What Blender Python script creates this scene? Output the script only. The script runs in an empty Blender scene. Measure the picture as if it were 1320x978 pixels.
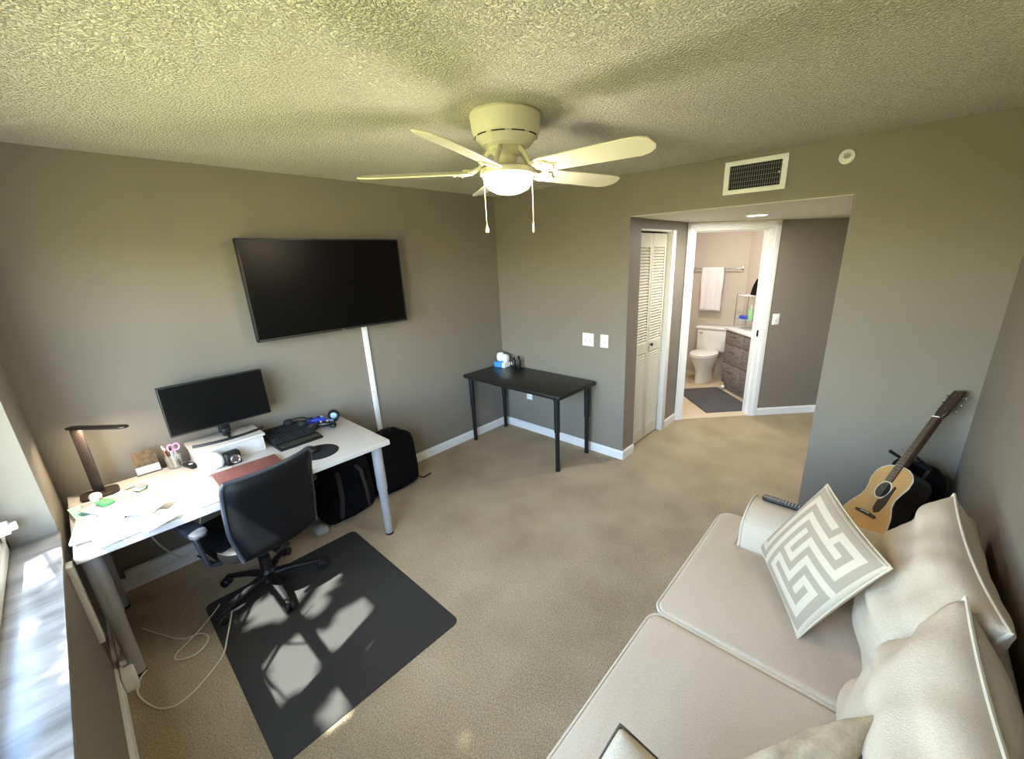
import bpy, bmesh, math, random
from mathutils import Vector, Matrix, noise
random.seed(7)
PI = math.pi
C = bpy.context.scene.collection
SC = bpy.context.scene

# ------------------------------------------------------------------ materials
def srgb(r, g, b):
    f = lambda c: (c/12.92 if c <= .04045 else ((c+.055)/1.055)**2.4)
    return (f(r/255), f(g/255), f(b/255), 1)

def mat(name, col, rough=.6, metal=0, spec=.5, emit=None, estr=0, noise_scale=None, noise_amt=.1,
        bump=None, bump_dist=.002, bump_detail=3, col2=None, stretch=None, sheen=0, alpha=None, trans=0):
    m = bpy.data.materials.new(name); m.use_nodes = True
    nt = m.node_tree; N = nt.nodes; L = nt.links
    b = N['Principled BSDF']
    b.inputs['Base Color'].default_value = col
    b.inputs['Roughness'].default_value = rough
    b.inputs['Metallic'].default_value = metal
    b.inputs['Specular IOR Level'].default_value = spec
    if sheen: b.inputs['Sheen Weight'].default_value = sheen
    if trans: b.inputs['Transmission Weight'].default_value = trans
    if emit: b.inputs['Emission Color'].default_value = emit; b.inputs['Emission Strength'].default_value = estr
    tc = N.new('ShaderNodeTexCoord'); mp = N.new('ShaderNodeMapping')
    L.new(tc.outputs['Object'], mp.inputs['Vector'])
    if stretch: mp.inputs['Scale'].default_value = stretch
    if noise_scale:
        n = N.new('ShaderNodeTexNoise'); n.inputs['Scale'].default_value = noise_scale; n.inputs['Detail'].default_value = 4
        L.new(mp.outputs[0], n.inputs['Vector'])
        mx = N.new('ShaderNodeMix'); mx.data_type = 'RGBA'
        c2 = col2 or tuple(max(0, c*(1-noise_amt*2)) for c in col[:3])+(1,)
        mx.inputs[6].default_value = c2; mx.inputs[7].default_value = col
        rp = N.new('ShaderNodeMapRange'); rp.inputs[1].default_value = .35; rp.inputs[2].default_value = .65
        L.new(n.outputs['Fac'], rp.inputs[0]); L.new(rp.outputs[0], mx.inputs[0])
        L.new(mx.outputs[2], b.inputs['Base Color'])
    if bump:
        n2 = N.new('ShaderNodeTexNoise'); n2.inputs['Scale'].default_value = bump; n2.inputs['Detail'].default_value = bump_detail
        L.new(mp.outputs[0], n2.inputs['Vector'])
        bp = N.new('ShaderNodeBump'); bp.inputs['Strength'].default_value = 1; bp.inputs['Distance'].default_value = bump_dist
        L.new(n2.outputs['Fac'], bp.inputs['Height']); L.new(bp.outputs[0], b.inputs['Normal'])
    return m

def two_scale(name, col, dark, s1, s2, a1, a2, bump_s, bump_d, rough=.9, sharp=False):
    """matte surface with a coarse and a fine colour variation plus bump"""
    m = bpy.data.materials.new(name); m.use_nodes = True
    nt = m.node_tree; N = nt.nodes; L = nt.links; b = N['Principled BSDF']
    b.inputs['Roughness'].default_value = rough; b.inputs['Specular IOR Level'].default_value = .2
    tc = N.new('ShaderNodeTexCoord')
    def ns(scale, det):
        n = N.new('ShaderNodeTexNoise'); n.inputs['Scale'].default_value = scale; n.inputs['Detail'].default_value = det
        L.new(tc.outputs['Object'], n.inputs['Vector']); return n
    A = ns(s1, 5); B = ns(s2, 2)
    def rng(src, lo, hi, to):
        r = N.new('ShaderNodeMapRange'); r.inputs[1].default_value = lo; r.inputs[2].default_value = hi
        r.inputs[3].default_value = 0; r.inputs[4].default_value = to; L.new(src.outputs['Fac'], r.inputs[0]); return r
    ra = rng(A, .35, .7, a1); rb = rng(B, .35, .65, a2)
    ad = N.new('ShaderNodeMath'); ad.operation = 'ADD'; ad.use_clamp = True
    L.new(ra.outputs[0], ad.inputs[0]); L.new(rb.outputs[0], ad.inputs[1])
    mx = N.new('ShaderNodeMix'); mx.data_type = 'RGBA'; mx.inputs[6].default_value = col; mx.inputs[7].default_value = dark
    L.new(ad.outputs[0], mx.inputs[0]); L.new(mx.outputs[2], b.inputs['Base Color'])
    h = ns(bump_s, 4)
    src = h.outputs['Fac']
    if sharp:
        r = N.new('ShaderNodeMapRange'); r.interpolation_type = 'SMOOTHSTEP'
        r.inputs[1].default_value = .42; r.inputs[2].default_value = .62; L.new(src, r.inputs[0]); src = r.outputs[0]
    bp = N.new('ShaderNodeBump'); bp.inputs['Distance'].default_value = bump_d
    L.new(src, bp.inputs['Height']); L.new(bp.outputs[0], b.inputs['Normal'])
    return m

M = {}
M['wall'] = mat('taupe_wall_paint', srgb(133, 125, 114), .5, spec=.35, noise_scale=1.3, noise_amt=.03, bump=160, bump_dist=.0006)
M['wallb'] = mat('bathroom_wall_paint', srgb(196, 186, 174), .7, bump=160, bump_dist=.0005)
M['ceil'] = two_scale('popcorn_ceiling', srgb(246, 243, 234), srgb(214, 208, 192), 2, 120, .08, .55, 100, .016, .95, True)
M['smooth_ceiling'] = mat('smooth_ceiling_paint', srgb(222, 218, 208), .8, bump=120, bump_dist=.0005)
M['carpet'] = two_scale('tan_carpet', srgb(206, 188, 158), srgb(150, 130, 102), 2.4, 150, .34, .72, 240, .011, 1)
M['trim'] = mat('white_trim_paint', srgb(236, 236, 234), .4)
M['creamtrim'] = mat('cream_door_paint', srgb(206, 202, 184), .45)
M['white'] = mat('white_plastic', srgb(238, 238, 236), .4)
M['cream'] = mat('cream_fan_enamel', srgb(228, 222, 202), .35)
M['tile'] = two_scale('beige_floor_tile', srgb(206, 190, 164), srgb(196, 178, 150), 3, 30, .5, .3, 40, .0005, .4)
M['black'] = mat('black_plastic', srgb(15, 15, 16), .45)
M['blackm'] = mat('black_matte', srgb(17, 17, 18), .8)
M['screen'] = mat('dark_screen_glass', srgb(5, 5, 6), .33, spec=.2)
M['desk'] = mat('white_desk_laminate', srgb(202, 196, 189), .35, noise_scale=6, noise_amt=.01)
M['tableblack'] = mat('black_brown_laminate', srgb(28, 25, 23), .38, noise_scale=20, noise_amt=.15, stretch=(1, 12, 1), bump=60, bump_dist=.0003)
M['silver'] = mat('silver_leg_metal', srgb(176, 176, 180), .42, metal=.35)
M['chrome'] = mat('chrome', srgb(210, 210, 210), .2, metal=1)
M['leather'] = mat('black_leather', srgb(9, 9, 10), .55, spec=.22, bump=240, bump_dist=.0006)
M['leatherg'] = mat('grey_leather_side', srgb(52, 54, 62), .4, bump=200, bump_dist=.0006)
M['mat'] = mat('dark_grey_floor_mat', srgb(49, 48, 47), .45, spec=.35, bump=900, bump_dist=.0004, noise_scale=5, noise_amt=.04)
M['cable'] = mat('white_cable', srgb(222, 214, 196), .5)
M['cableb'] = mat('black_cable', srgb(18, 18, 18), .6)
M['paper'] = mat('white_paper', srgb(198, 194, 187), .8)
M['red'] = mat('reddish_brown_leather', srgb(134, 80, 70), .55, bump=150, bump_dist=.0005)
M['blue'] = mat('blue_plastic', srgb(40, 66, 190), .35)
M['lblue'] = mat('light_blue_card', srgb(70, 150, 220), .6)
M['pblue'] = mat('pale_blue_plastic', srgb(150, 175, 205), .4)
M['green'] = mat('green_card', srgb(96, 190, 110), .6)
M['teal'] = mat('mint_print', srgb(166, 222, 205), .7)
M['pink'] = mat('pink_plastic', srgb(226, 150, 190), .5)
M['orange'] = mat('orange_plastic', srgb(200, 100, 50), .5)
M['woodlight'] = mat('spruce_top', srgb(214, 168, 104), .3, noise_scale=8, noise_amt=.08, stretch=(14, 1, 1))
M['wooddark'] = mat('dark_rosewood', srgb(58, 38, 28), .35, noise_scale=12, noise_amt=.2, stretch=(8, 1, 1))
M['sofa'] = two_scale('beige_sofa_linen', srgb(203, 187, 165), srgb(178, 161, 139), 2.5, 160, .3, .3, 300, .0016, .95)
M['piping'] = mat('sofa_piping', srgb(206, 194, 174), .8)
M['pipingdark'] = mat('dark_pillow_piping', srgb(78, 66, 56), .8)
M['pill_l'] = mat('ivory_pillow_weave', srgb(198, 182, 158), .95, bump=420, bump_dist=.001)
M['pill_d'] = mat('grey_pillow_weave', srgb(160, 144, 124), .95, bump=420, bump_dist=.001)
M['floral'] = two_scale('tan_floral_weave', srgb(212, 196, 168), srgb(160, 140, 110), 9, 120, .9, .2, 300, .0012, .95)
M['ceramic'] = mat('white_ceramic', srgb(238, 236, 230), .15)
M['towel'] = mat('white_terry', srgb(240, 238, 240), 1, bump=260, bump_dist=.003)
M['rug'] = mat('grey_bath_mat', srgb(92, 90, 92), .95, bump=220, bump_dist=.004, noise_scale=6, noise_amt=.15, stretch=(1, 9, 1))
M['vanity'] = mat('grey_driftwood', srgb(142, 128, 120), .6, noise_scale=9, noise_amt=.22, stretch=(1.2, 1.2, 9))
M['counter'] = mat('white_counter', srgb(240, 240, 238), .2)
M['bronze'] = mat('bronze_hinge', srgb(40, 32, 26), .4, metal=.6)
M['lamp'] = mat('dark_bronze_lamp', srgb(62, 50, 44), .4, metal=.4)
M['ledstrip'] = mat('lit_led_strip', srgb(255, 240, 215), .5, emit=srgb(255, 226, 180), estr=25)
M['globe'] = mat('lit_frosted_glass', srgb(255, 250, 240), .5, emit=srgb(255, 240, 212), estr=9)
M['downlight'] = mat('lit_downlight_lens', srgb(255, 255, 250), .5, emit=srgb(255, 246, 232), estr=8)
M['dark'] = mat('dark_void', srgb(14, 13, 12), .9)
M['bag'] = mat('black_nylon', srgb(9, 9, 10), .9, spec=.15, bump=300, bump_dist=.0008)
M['strap'] = mat('charcoal_webbing', srgb(40, 38, 38), .8, bump=400, bump_dist=.001)
M['photo'] = mat('dark_printed_card', srgb(62, 46, 28), .5, noise_scale=38, noise_amt=.3, col2=srgb(104, 78, 40))
M['gtext'] = mat('grey_print', srgb(150, 150, 150), .8)
M['grass'] = two_scale('lawn_grass', srgb(178, 165, 90), srgb(128, 120, 58), 3, 60, .4, .4, 60, .02, 1)
M['leaf'] = mat('leaf_green', srgb(84, 120, 44), .7, noise_scale=3, noise_amt=.15)
M['bark'] = mat('tree_bark', srgb(92, 76, 60), .9, noise_scale=14, noise_amt=.2, bump=20, bump_dist=.02)
M['plush'] = mat('white_plush', srgb(244, 242, 240), 1, bump=120, bump_dist=.006)
M['bottle'] = mat('green_lotion_plastic', srgb(150, 200, 150), .4)

def glass_mat():
    m = bpy.data.materials.new('window_glass'); m.use_nodes = True; nt = m.node_tree; N = nt.nodes; L = nt.links
    N.remove(N['Principled BSDF'])
    t = N.new('ShaderNodeBsdfTransparent'); t.inputs[0].default_value = (.93, .96, .95, 1)
    g = N.new('ShaderNodeBsdfGlossy'); g.inputs['Roughness'].default_value = .02
    mx = N.new('ShaderNodeMixShader'); mx.inputs[0].default_value = .07
    L.new(t.outputs[0], mx.inputs[1]); L.new(g.outputs[0], mx.inputs[2]); L.new(mx.outputs[0], N['Material Output'].inputs[0])
    return m
M['glass'] = glass_mat()
def clear_plastic():
    m = glass_mat(); m.name = 'clear_plastic'; 
    for n in m.node_tree.nodes:
        if n.type == 'MIX_SHADER': n.inputs[0].default_value = .35
    return m
M['clear'] = clear_plastic()

def marble_mat():
    m = bpy.data.materials.new('grey_marble_sill'); m.use_nodes = True; nt = m.node_tree; N = nt.nodes; L = nt.links; b = N['Principled BSDF']
    b.inputs['Roughness'].default_value = .3
    tc = N.new('ShaderNodeTexCoord'); mp = N.new('ShaderNodeMapping'); mp.inputs['Rotation'].default_value = (0, 0, .5); mp.inputs['Scale'].default_value = (9, 2.5, 4)
    L.new(tc.outputs['Object'], mp.inputs[0])
    n = N.new('ShaderNodeTexNoise'); n.inputs['Scale'].default_value = 1.6; n.inputs['Detail'].default_value = 7; n.inputs['Distortion'].default_value = .6
    L.new(mp.outputs[0], n.inputs['Vector'])
    cr = N.new('ShaderNodeValToRGB'); e = cr.color_ramp.elements
    e[0].position = .34; e[0].color = srgb(110, 107, 104); e[1].position = .58; e[1].color = srgb(152, 148, 144)
    L.new(n.outputs['Fac'], cr.inputs[0]); L.new(cr.outputs[0], b.inputs['Base Color'])
    return m
M['marble'] = marble_mat()

# ------------------------------------------------------------------ mesh builder
class MB:
    def __init__(s): s.bm = bmesh.new()
    def _xf(s, vs, T):
        if T is not None:
            for v in vs: v.co = T @ v.co
    def box(s, x0, x1, y0, y1, z0, z1, bev=0, seg=2, T=None, mi=0):
        r = bmesh.ops.create_cube(s.bm, size=1)['verts']
        for v in r: v.co = Vector((x0+(v.co.x+.5)*(x1-x0), y0+(v.co.y+.5)*(y1-y0), z0+(v.co.z+.5)*(z1-z0)))
        fs = list({f for v in r for f in v.link_faces})
        for f in fs: f.material_index = mi
        if bev:
            es = list({e for v in r for e in v.link_edges})
            o = bmesh.ops.bevel(s.bm, geom=es, offset=bev, segments=seg, affect='EDGES', profile=.5)
            vs = list({v for f in o['faces'] for v in f.verts})
            allv = set(vs)
            for f in list(s.bm.faces):
                if any(v in allv for v in f.verts): allv.update(f.verts)
            r = list(allv)
        s._xf(r, T); return s
    def poly(s, pts, z0, z1, bev=0, seg=3, T=None, axis='z', mi=0):
        """extruded outline; pts in plane; axis = extrusion axis"""
        def mk(p, h):
            if axis == 'z': return Vector((p[0], p[1], h))
            if axis == 'x': return Vector((h, p[0], p[1]))
            return Vector((p[0], h, p[1]))
        a = [s.bm.verts.new(mk(p, z0)) for p in pts]; b = [s.bm.verts.new(mk(p, z1)) for p in pts]
        n = len(pts); fs = []
        fs.append(s.bm.faces.new(a[::-1])); fs.append(s.bm.faces.new(b))
        for i in range(n): fs.append(s.bm.faces.new((a[i], a[(i+1) % n], b[(i+1) % n], b[i])))
        for f in fs: f.material_index = mi
        bmesh.ops.recalc_face_normals(s.bm, faces=fs)
        vs = a+b
        if bev:
            es = list({e for v in vs for e in v.link_edges})
            before = set(s.bm.verts)-set(vs)
            bmesh.ops.bevel(s.bm, geom=es, offset=bev, segments=seg, affect='EDGES', profile=.5)
            vs = [v for v in s.bm.verts if v not in before]
        s._xf(vs, T); return s
    def tube(s, pts, r, n=8, caps=True, closed=False, T=None, mi=0, flat=1):
        pts = [Vector(p) for p in pts]; m = len(pts)
        rs = r if isinstance(r, (list, tuple)) else [r]*m
        rings = []; up = None
        for i, p in enumerate(pts):
            if closed: t = (pts[(i+1) % m]-pts[i-1]).normalized()
            else: t = (pts[min(i+1, m-1)]-pts[max(i-1, 0)]).normalized()
            if up is None: up = Vector((0, 0, 1)) if abs(t.z) < .9 else Vector((1, 0, 0))
            a = t.cross(up)
            if a.length < 1e-6: a = t.orthogonal()
            a.normalize(); b = a.cross(t).normalized(); up = b
            rings.append([s.bm.verts.new(p+a*math.cos(2*PI*k/n)*rs[i]+b*math.sin(2*PI*k/n)*rs[i]*flat) for k in range(n)])
        R = m if closed else m-1
        for i in range(R):
            A = rings[i]; B = rings[(i+1) % m]
            for k in range(n):
                f = s.bm.faces.new((A[k], A[(k+1) % n], B[(k+1) % n], B[k])); f.material_index = mi
        if caps and not closed:
            s.bm.faces.new(rings[0][::-1]).material_index = mi; s.bm.faces.new(rings[-1]).material_index = mi
        s._xf([v for q in rings for v in q], T); return s
    def lathe(s, prof, n=24, T=None, mi=0, cx=0, cy=0):
        rings = []
        for (r, z) in prof:
            if r < 1e-5: rings.append([s.bm.verts.new((cx, cy, z))])
            else: rings.append([s.bm.verts.new((cx+r*math.cos(2*PI*k/n), cy+r*math.sin(2*PI*k/n), z)) for k in range(n)])
        for A, B in zip(rings, rings[1:]):
            if len(A) == 1 and len(B) == 1: continue
            for k in range(n):
                k2 = (k+1) % n
                if len(A) == 1: f = s.bm.faces.new((A[0], B[k2], B[k]))
                elif len(B) == 1: f = s.bm.faces.new((A[k], A[k2], B[0]))
                else: f = s.bm.faces.new((A[k], A[k2], B[k2], B[k]))
                f.material_index = mi
        vs = [v for q in rings for v in q]
        s._xf(vs, T); return s
    def blob(s, cx, cy, cz, dx, dy, dz, e=.35, n=20, T=None, mi=0, nz=0, zf=None):
        """superellipsoid: e small = boxy, 1 = ellipsoid"""
        def sp(v, p): return math.copysign(abs(v)**p, v)
        rings = []; m = n//2+2
        for i in range(m+1):
            ph = -PI/2+PI*i/m; cp, sn = sp(math.cos(ph), e), sp(math.sin(ph), e)
            if i in (0, m): rings.append([s.bm.verts.new((cx, cy, cz+dz/2*sn))]); continue
            rg = []
            for k in range(n*2):
                th = PI*k/n
                p = Vector((dx/2*cp*sp(math.cos(th), e), dy/2*cp*sp(math.sin(th), e), dz/2*sn))
                if zf: p = zf(p)
                if nz: p *= 1+nz*noise.noise(p*7+Vector((cx*9, cy*9, 3)))
                rg.append(s.bm.verts.new(Vector((cx, cy, cz))+p))
            rings.append(rg)
        for A, B in zip(rings, rings[1:]):
            for k in range(n*2):
                k2 = (k+1) % (n*2)
                if len(A) == 1: f = s.bm.faces.new((A[0], B[k2], B[k]))
                elif len(B) == 1: f = s.bm.faces.new((A[k], A[k2], B[0]))
                else: f = s.bm.faces.new((A[k], A[k2], B[k2], B[k]))
                f.material_index = mi
        s._xf([v for q in rings for v in q], T); return s
    def build(s, name, mats, parent=None, smooth=35, loc=None):
        me = bpy.data.meshes.new(name)
        bmesh.ops.recalc_face_normals(s.bm, faces=s.bm.faces)
        s.bm.to_mesh(me); s.bm.free()
        for m in (mats if isinstance(mats, (list, tuple)) else [mats]): me.materials.append(M[m] if isinstance(m, str) else m)
        if smooth:
            me.shade_smooth(); me.set_sharp_from_angle(angle=math.radians(smooth))
        o = bpy.data.objects.new(name, me); C.objects.link(o)
        if parent: o.parent = parent
        if loc: o.location = loc
        return o

def tag(o, label, cat, group=None):
    o['label'] = label; o['category'] = cat
    if group: o['group'] = group
    return o
def thing(name, label, cat, loc=(0, 0, 0), rz=0, group=None, mtx=None):
    o = bpy.data.objects.new(name, None); C.objects.link(o); o.empty_display_size = .05
    if mtx is not None: o.matrix_world = mtx
    else: o.location = loc; o.rotation_euler = (0, 0, rz)
    return tag(o, label, cat, group)
def struct(mb, name, m, smooth=None, parent=None):
    o = mb.build(name, m, parent, smooth); o['kind'] = 'structure'; return o
def B(*a, **k): return MB().box(*a, **k)
def Rz(a): return Matrix.Rotation(a, 4, 'Z')
def Tr(x, y, z): return Matrix.Translation((x, y, z))

# ------------------------------------------------------------------ setting
H = 2.44; W = 3.66; L_ = 3.395; XA = 1.53; XB = 2.944; ZH = 2.13
MW = Matrix(((.70711, -.70711, 0, 1.52), (.70711, .70711, 0, 1.21), (0, 0, 1, 0), (0, 0, 0, 1)))  # frame of the angled hall wall: x along it, y into the bathroom

fl = MB().box(-.15, 3.9, -3.6, 0, -.1, 0); fl.poly([(1.3, 0), (3.5, 0), (3.5, 2.2), (2.75, 2.75), (1.3, 1.35)], -.1, 0)
floor = struct(fl, 'floor', 'carpet')
struct(MB().poly([(0, .0), (1.0, .0), (1.75, .7), (2.2, 2.4), (-.8, 2.6), (-.8, .5)], -.098, .004, T=MW), 'floor_bathroom', 'tile') if False else None
bt = MB().poly([(1.575, 1.29), (2.15, 1.865), (2.62, 2.33), (2.0, 3.5), (.5, 3.5), (.5, 1.95), (1.0, 1.6), (1.45, 1.25)], -.098, .004)
struct(bt, 'floor_bathroom', 'tile')
struct(B(-.15, 3.9, -3.6, 0.12, H, H+.1), 'ceiling', 'ceil')
struct(MB().poly([(1.3, .001), (3.5, .001), (3.5, 2.2), (2.75, 2.75), (1.3, 1.35)], ZH, ZH+.004), 'ceiling_hall', 'smooth_ceiling')
struct(B(.4, 3.6, 1.0, 3.6, 2.42, 2.5), 'ceiling_bathroom', 'smooth_ceiling')
struct(B(-.15, 0, -3.6, .12, 0, H), 'wall_left', 'wall')
wf = MB().box(0, XA, 0, .12, 0, H).box(XB, 3.9, 0, .12, 0, H).box(XA, XB, 0, .12, ZH+.004, H)
struct(wf, 'wall_far', 'wall')
struct(B(W, W+.15, -3.6, 0, 0, H), 'wall_right', 'wall')
WX0, WX1, WZ0, WZ1 = .6, 3.05, .763, 2.1
ww = MB().box(0, WX0, -3.6, -L_, 0, H).box(WX1, W, -3.6, -L_, 0, H).box(WX0, WX1, -3.6, -L_, 0, WZ0-.02).box(WX0, WX1, -3.6, -L_, WZ1, H)
struct(ww, 'wall_window', 'wall')
# hall walls
hc = MB().box(1.41, XA, .12, .20, 0, 2.2).box(1.41, XA-.01, .84, 1.25, 0, 2.2).box(1.41, XA-.01, .20, .84, 2.05, 2.2)
struct(hc, 'wall_closet', 'wall')
struct(B(.85, 1.0, .12, 1.35, 0, 2.3).box(1.0, 1.41, .12, .18, 0, 2.3).box(1.0, 1.41, 1.2, 1.3, 0, 2.3).box(.85, 1.42, .12, 1.35, 2.2, 2.3), 'wall_closet_inside', 'wall')
ha = MB().box(-.02, .075, 0, .115, 0, 2.42, T=MW).box(.90, 1.70, 0, .115, 0, 2.42, T=MW).box(.075, .90, 0, .115, 2.06, 2.42, T=MW)
struct(ha, 'wall_angled', 'wall')
he = MB().box(1.70, 1.80, -.9, .115, 0, 2.2, T=MW)
struct(he, 'wall_hall_end', 'wall')
struct(B(3.3, 3.4, .12, 2.1, 0, 2.2), 'wall_hall_right', 'wall')
# bathroom walls
struct(B(.62, 1.75, 3.35, 3.45, 0, 2.42), 'wall_bathroom_back', 'wallb')
struct(B(.52, .62, 2.05, 3.45, 0, 2.42).box(-.13, -.03, .115, 1.3, 0, 2.42, T=MW), 'wall_bathroom_left', 'wallb')
struct(MB().box(1.556, 1.66, .115, 1.55, 0, 2.42, T=MW), 'wall_bathroom_right', 'wallb')
struct(MB().box(-.02, .075, .116, .12, 0, 2.42, T=MW).box(.90, 1.556, .116, .12, 0, 2.42, T=MW).box(.075, .90, .116, .12, 2.06, 2.42, T=MW), 'wall_bathroom_front', 'wallb')

# baseboards
def bprof(x0, x1, T):  # runs along x, thickness toward +y
    return MB().poly([(0, 0), (.014, 0), (.014, .07), (.008, .085), (0, .085)], x0, x1, axis='x', T=T)
struct(bprof(-L_, 0, Matrix(((0, 1, 0, 0), (1, 0, 0, 0), (0, 0, 1, 0), (0, 0, 0, 1)))), 'baseboard_left', 'trim')
mir = Matrix(((1, 0, 0, 0), (0, -1, 0, 0), (0, 0, 1, 0), (0, 0, 0, 1)))
struct(bprof(.014, XA+.014, mir), 'baseboard_far', 'trim')
struct(bprof(XB, W, mir), 'baseboard_far_right', 'trim')
struct(bprof(.014, W, Matrix(((1, 0, 0, 0), (0, 1, 0, -L_), (0, 0, 1, 0), (0, 0, 0, 1)))), 'baseboard_window', 'trim')
struct(bprof(-L_, 0, Matrix(((0, -1, 0, W), (1, 0, 0, 0), (0, 0, 1, 0), (0, 0, 0, 1)))), 'baseboard_right', 'trim')
struct(bprof(0, .20, Matrix(((0, 1, 0, XA), (1, 0, 0, 0), (0, 0, 1, 0), (0, 0, 0, 1)))), 'baseboard_corner', 'trim')
struct(bprof(.92, 1.22, Matrix(((0, 1, 0, XA-.01), (1, 0, 0, 0), (0, 0, 1, 0), (0, 0, 0, 1)))), 'baseboard_closet', 'trim')
struct(bprof(.98, 1.70, MW @ mir), 'baseboard_angled', 'trim')
struct(bprof(-.9, 0, MW @ Matrix(((0, -1, 0, 1.70), (1, 0, 0, 0), (0, 0, 1, 0), (0, 0, 0, 1)))), 'baseboard_hall_end', 'trim')

# bathroom door frame
df = MB()
def casing(mb, s0, s1, z0, z1, T, vert=True):
    mb.box(s0, s1, -.016, 0, z0, z1, bev=.004, T=T)
    if vert: mb.box(s0+.018, s1-.018, -.022, -.012, z0, z1-.02, bev=.003, T=T)
    else: mb.box(s0+.018, s1-.018, -.022, -.012, z0+.018, z1-.018, bev=.003, T=T)
casing(df, -.0, .075, 0, 2.125, MW); casing(df, .90, .98, 0, 2.125, MW); casing(df, .0, .98, 2.06, 2.128, MW, False)
df.box(.075, .09, -.012, .125, 0, 2.06, T=MW).box(.885, .90, -.012, .125, 0, 2.06, T=MW).box(.075, .90, -.012, .125, 2.045, 2.06, T=MW)
df.box(.09, .102, .04, .07, 0, 2.045, T=MW).box(.873, .885, .04, .07, 0, 2.045, T=MW).box(.09, .885, .04, .07, 2.033, 2.045, T=MW)
dfo = struct(df, 'trim_1', 'trim')
sp = MB().box(.880, .886, .0, .028, .93, 1.0, bev=.001, T=MW).box(.876, .882, .006, .022, .95, .98, T=MW).build('strike_plate', 'bronze', dfo)

# closet bifold door
cd = bpy.data.objects.new('door_1', None); C.objects.link(cd); cd['kind'] = 'structure'
cf = MB().box(1.425, XA+.006, .832, .912, 0, 2.05, bev=.003).box(1.43, XA-.012, .200, .212, 0, 2.05).box(1.43, XA-.012, .2, .84, 2.035, 2.05)
cfo = cf.build('door_frame', 'trim', cd)
for i, (y0, y1) in enumerate(((.216, .518), (.522, .824))):
    lf = MB(); x0, x1 = 1.452, 1.482
    lf.box(x0, x1, y0, y0+.035, .02, 2.02, bev=.003).box(x0, x1, y1-.035, y1, .02, 2.02, bev=.003)
    for z0, z1 in ((.02, .14), (.93, 1.03), (1.90, 2.02)): lf.box(x0, x1, y0+.035, y1-.035, z0, z1)
    leaf = lf.build('door_leaf', 'creamtrim', cd)
    sl = MB()
    for z0, z1 in ((.14, .93), (1.03, 1.90)):
        n = int((z1-z0)/.026)
        for k in range(n):
            z = z0+(k+.5)*(z1-z0)/n
            sl.box(-.003, .003, y0+.033, y1-.033, -.019, .019, T=Tr((x0+x1)/2, 0, z) @ Matrix.Rotation(-.65, 4, 'Y'))
    sl.build('louvre_slats', 'creamtrim', leaf)
    if i: MB().lathe([(0, 0), (.006, 0), (.006, .012), (.015, .018), (.017, .026), (.012, .033), (0, .035)], 14, T=Tr(x1, .56, 1.0) @ Matrix.Rotation(PI/2, 4, 'Y')).build('door_knob', 'bronze', leaf)

# window
win = bpy.data.objects.new('window_1', None); C.objects.link(win); win['kind'] = 'structure'
fy0, fy1 = -3.595, -3.53
wf_ = MB()
for a in ((WX0, WX0+.045, WZ0, WZ1), (WX1-.045, WX1, WZ0, WZ1), (WX0, WX1, WZ0, WZ0+.05), (WX0, WX1, WZ1-.045, WZ1)):
    wf_.box(a[0], a[1], fy0, fy1, a[2], a[3], bev=.004)
mid = (WX0+WX1)/2
wf_.box(mid-.03, mid+.03, fy0, fy1, WZ0, WZ1, bev=.004)
wf_.build('window_frame', 'white', win)
for i, (a, b) in enumerate(((WX0+.045, mid-.03), (mid+.03, WX1-.045))):
    for z0, z1, yo in ((WZ0+.05, 1.47, .018), (1.44, WZ1-.045, 0)):
        s_ = MB(); ya, yb = fy0+.01+yo, fy0+.04+yo
        s_.box(a, a+.035, ya, yb, z0, z1, bev=.003).box(b-.035, b, ya, yb, z0, z1, bev=.003)
        s_.box(a, b, ya, yb, z0, z0+.035, bev=.003).box(a, b, ya, yb, z1-.035, z1, bev=.003)
        so = s_.build('window_sash', 'white', win)
        MB().box(a+.03, b-.03, (ya+yb)/2-.002, (ya+yb)/2+.002, z0+.03, z1-.03).build('window_pane', 'glass', so)
MB().box(WX0+.05, WX0+.09, fy1-.002, fy1+.03, WZ0+.09, WZ0+.14, bev=.005).box(WX0+.058, WX0+.082, fy1+.02, fy1+.05, WZ0+.10, WZ0+.13, bev=.004).build('window_latch', 'white', win)
struct(MB().box(WX0+.001, WX1-.001, -3.55, -L_+.006, WZ0-.02, WZ0, bev=.004), 'window_sill', 'marble', 30)

# ------------------------------------------------------------------ outdoors
gr = B(-18, 22, -40, -3.62, -.25, -.15).build('ground', 'grass'); gr['kind'] = 'structure'
SUN = Vector((.186, -.498, .848)).normalized()
e1 = SUN.cross(Vector((0, 0, 1))).normalized(); e2 = e1.cross(SUN).normalized()
SUN_GAPS = [((.90, -2.55, 0), .09), ((.84, -2.43, 0), .06), ((1.03, -2.6, 0), .06), ((1.30, -2.76, 0), .095), ((1.24, -2.84, 0), .07), ((1.42, -2.9, 0), .05),  # spots to be sunlit: canopy is shaped by omitting leaves along their sun rays
         ((1.50, -2.78, 0), .05), ((1.27, -2.50, 0), .08), ((1.40, -2.56, 0), .08), ((1.70, -2.80, 0), .055), ((1.66, -2.73, 0), .03), ((.50, -2.74, 0), .10), ((.62, -2.83, 0), .08),
         ((.86, -2.78, 0), .09), ((1.0, -2.72, 0), .07), ((.72, -2.66, 0), .06), ((.62, -2.95, .73), .08), ((.70, -3.04, .73), .06), ((.5, -2.85, .73), .08), ((.78, -2.92, .73), .06),
         ((.42, -2.72, .80), .07), ((.98, -3.47, .763), .04), ((.86, -3.47, .763), .045),
          ((1.3, -3.48, .763), .03), ((.6, -3.43, 1.15), .05), ((.6, -3.43, 1.0), .04), ((.6, -3.43, .85), .03), ((1.05, -2.9, .47), .05), ((.9, -2.92, .5), .05),
         ]
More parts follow.
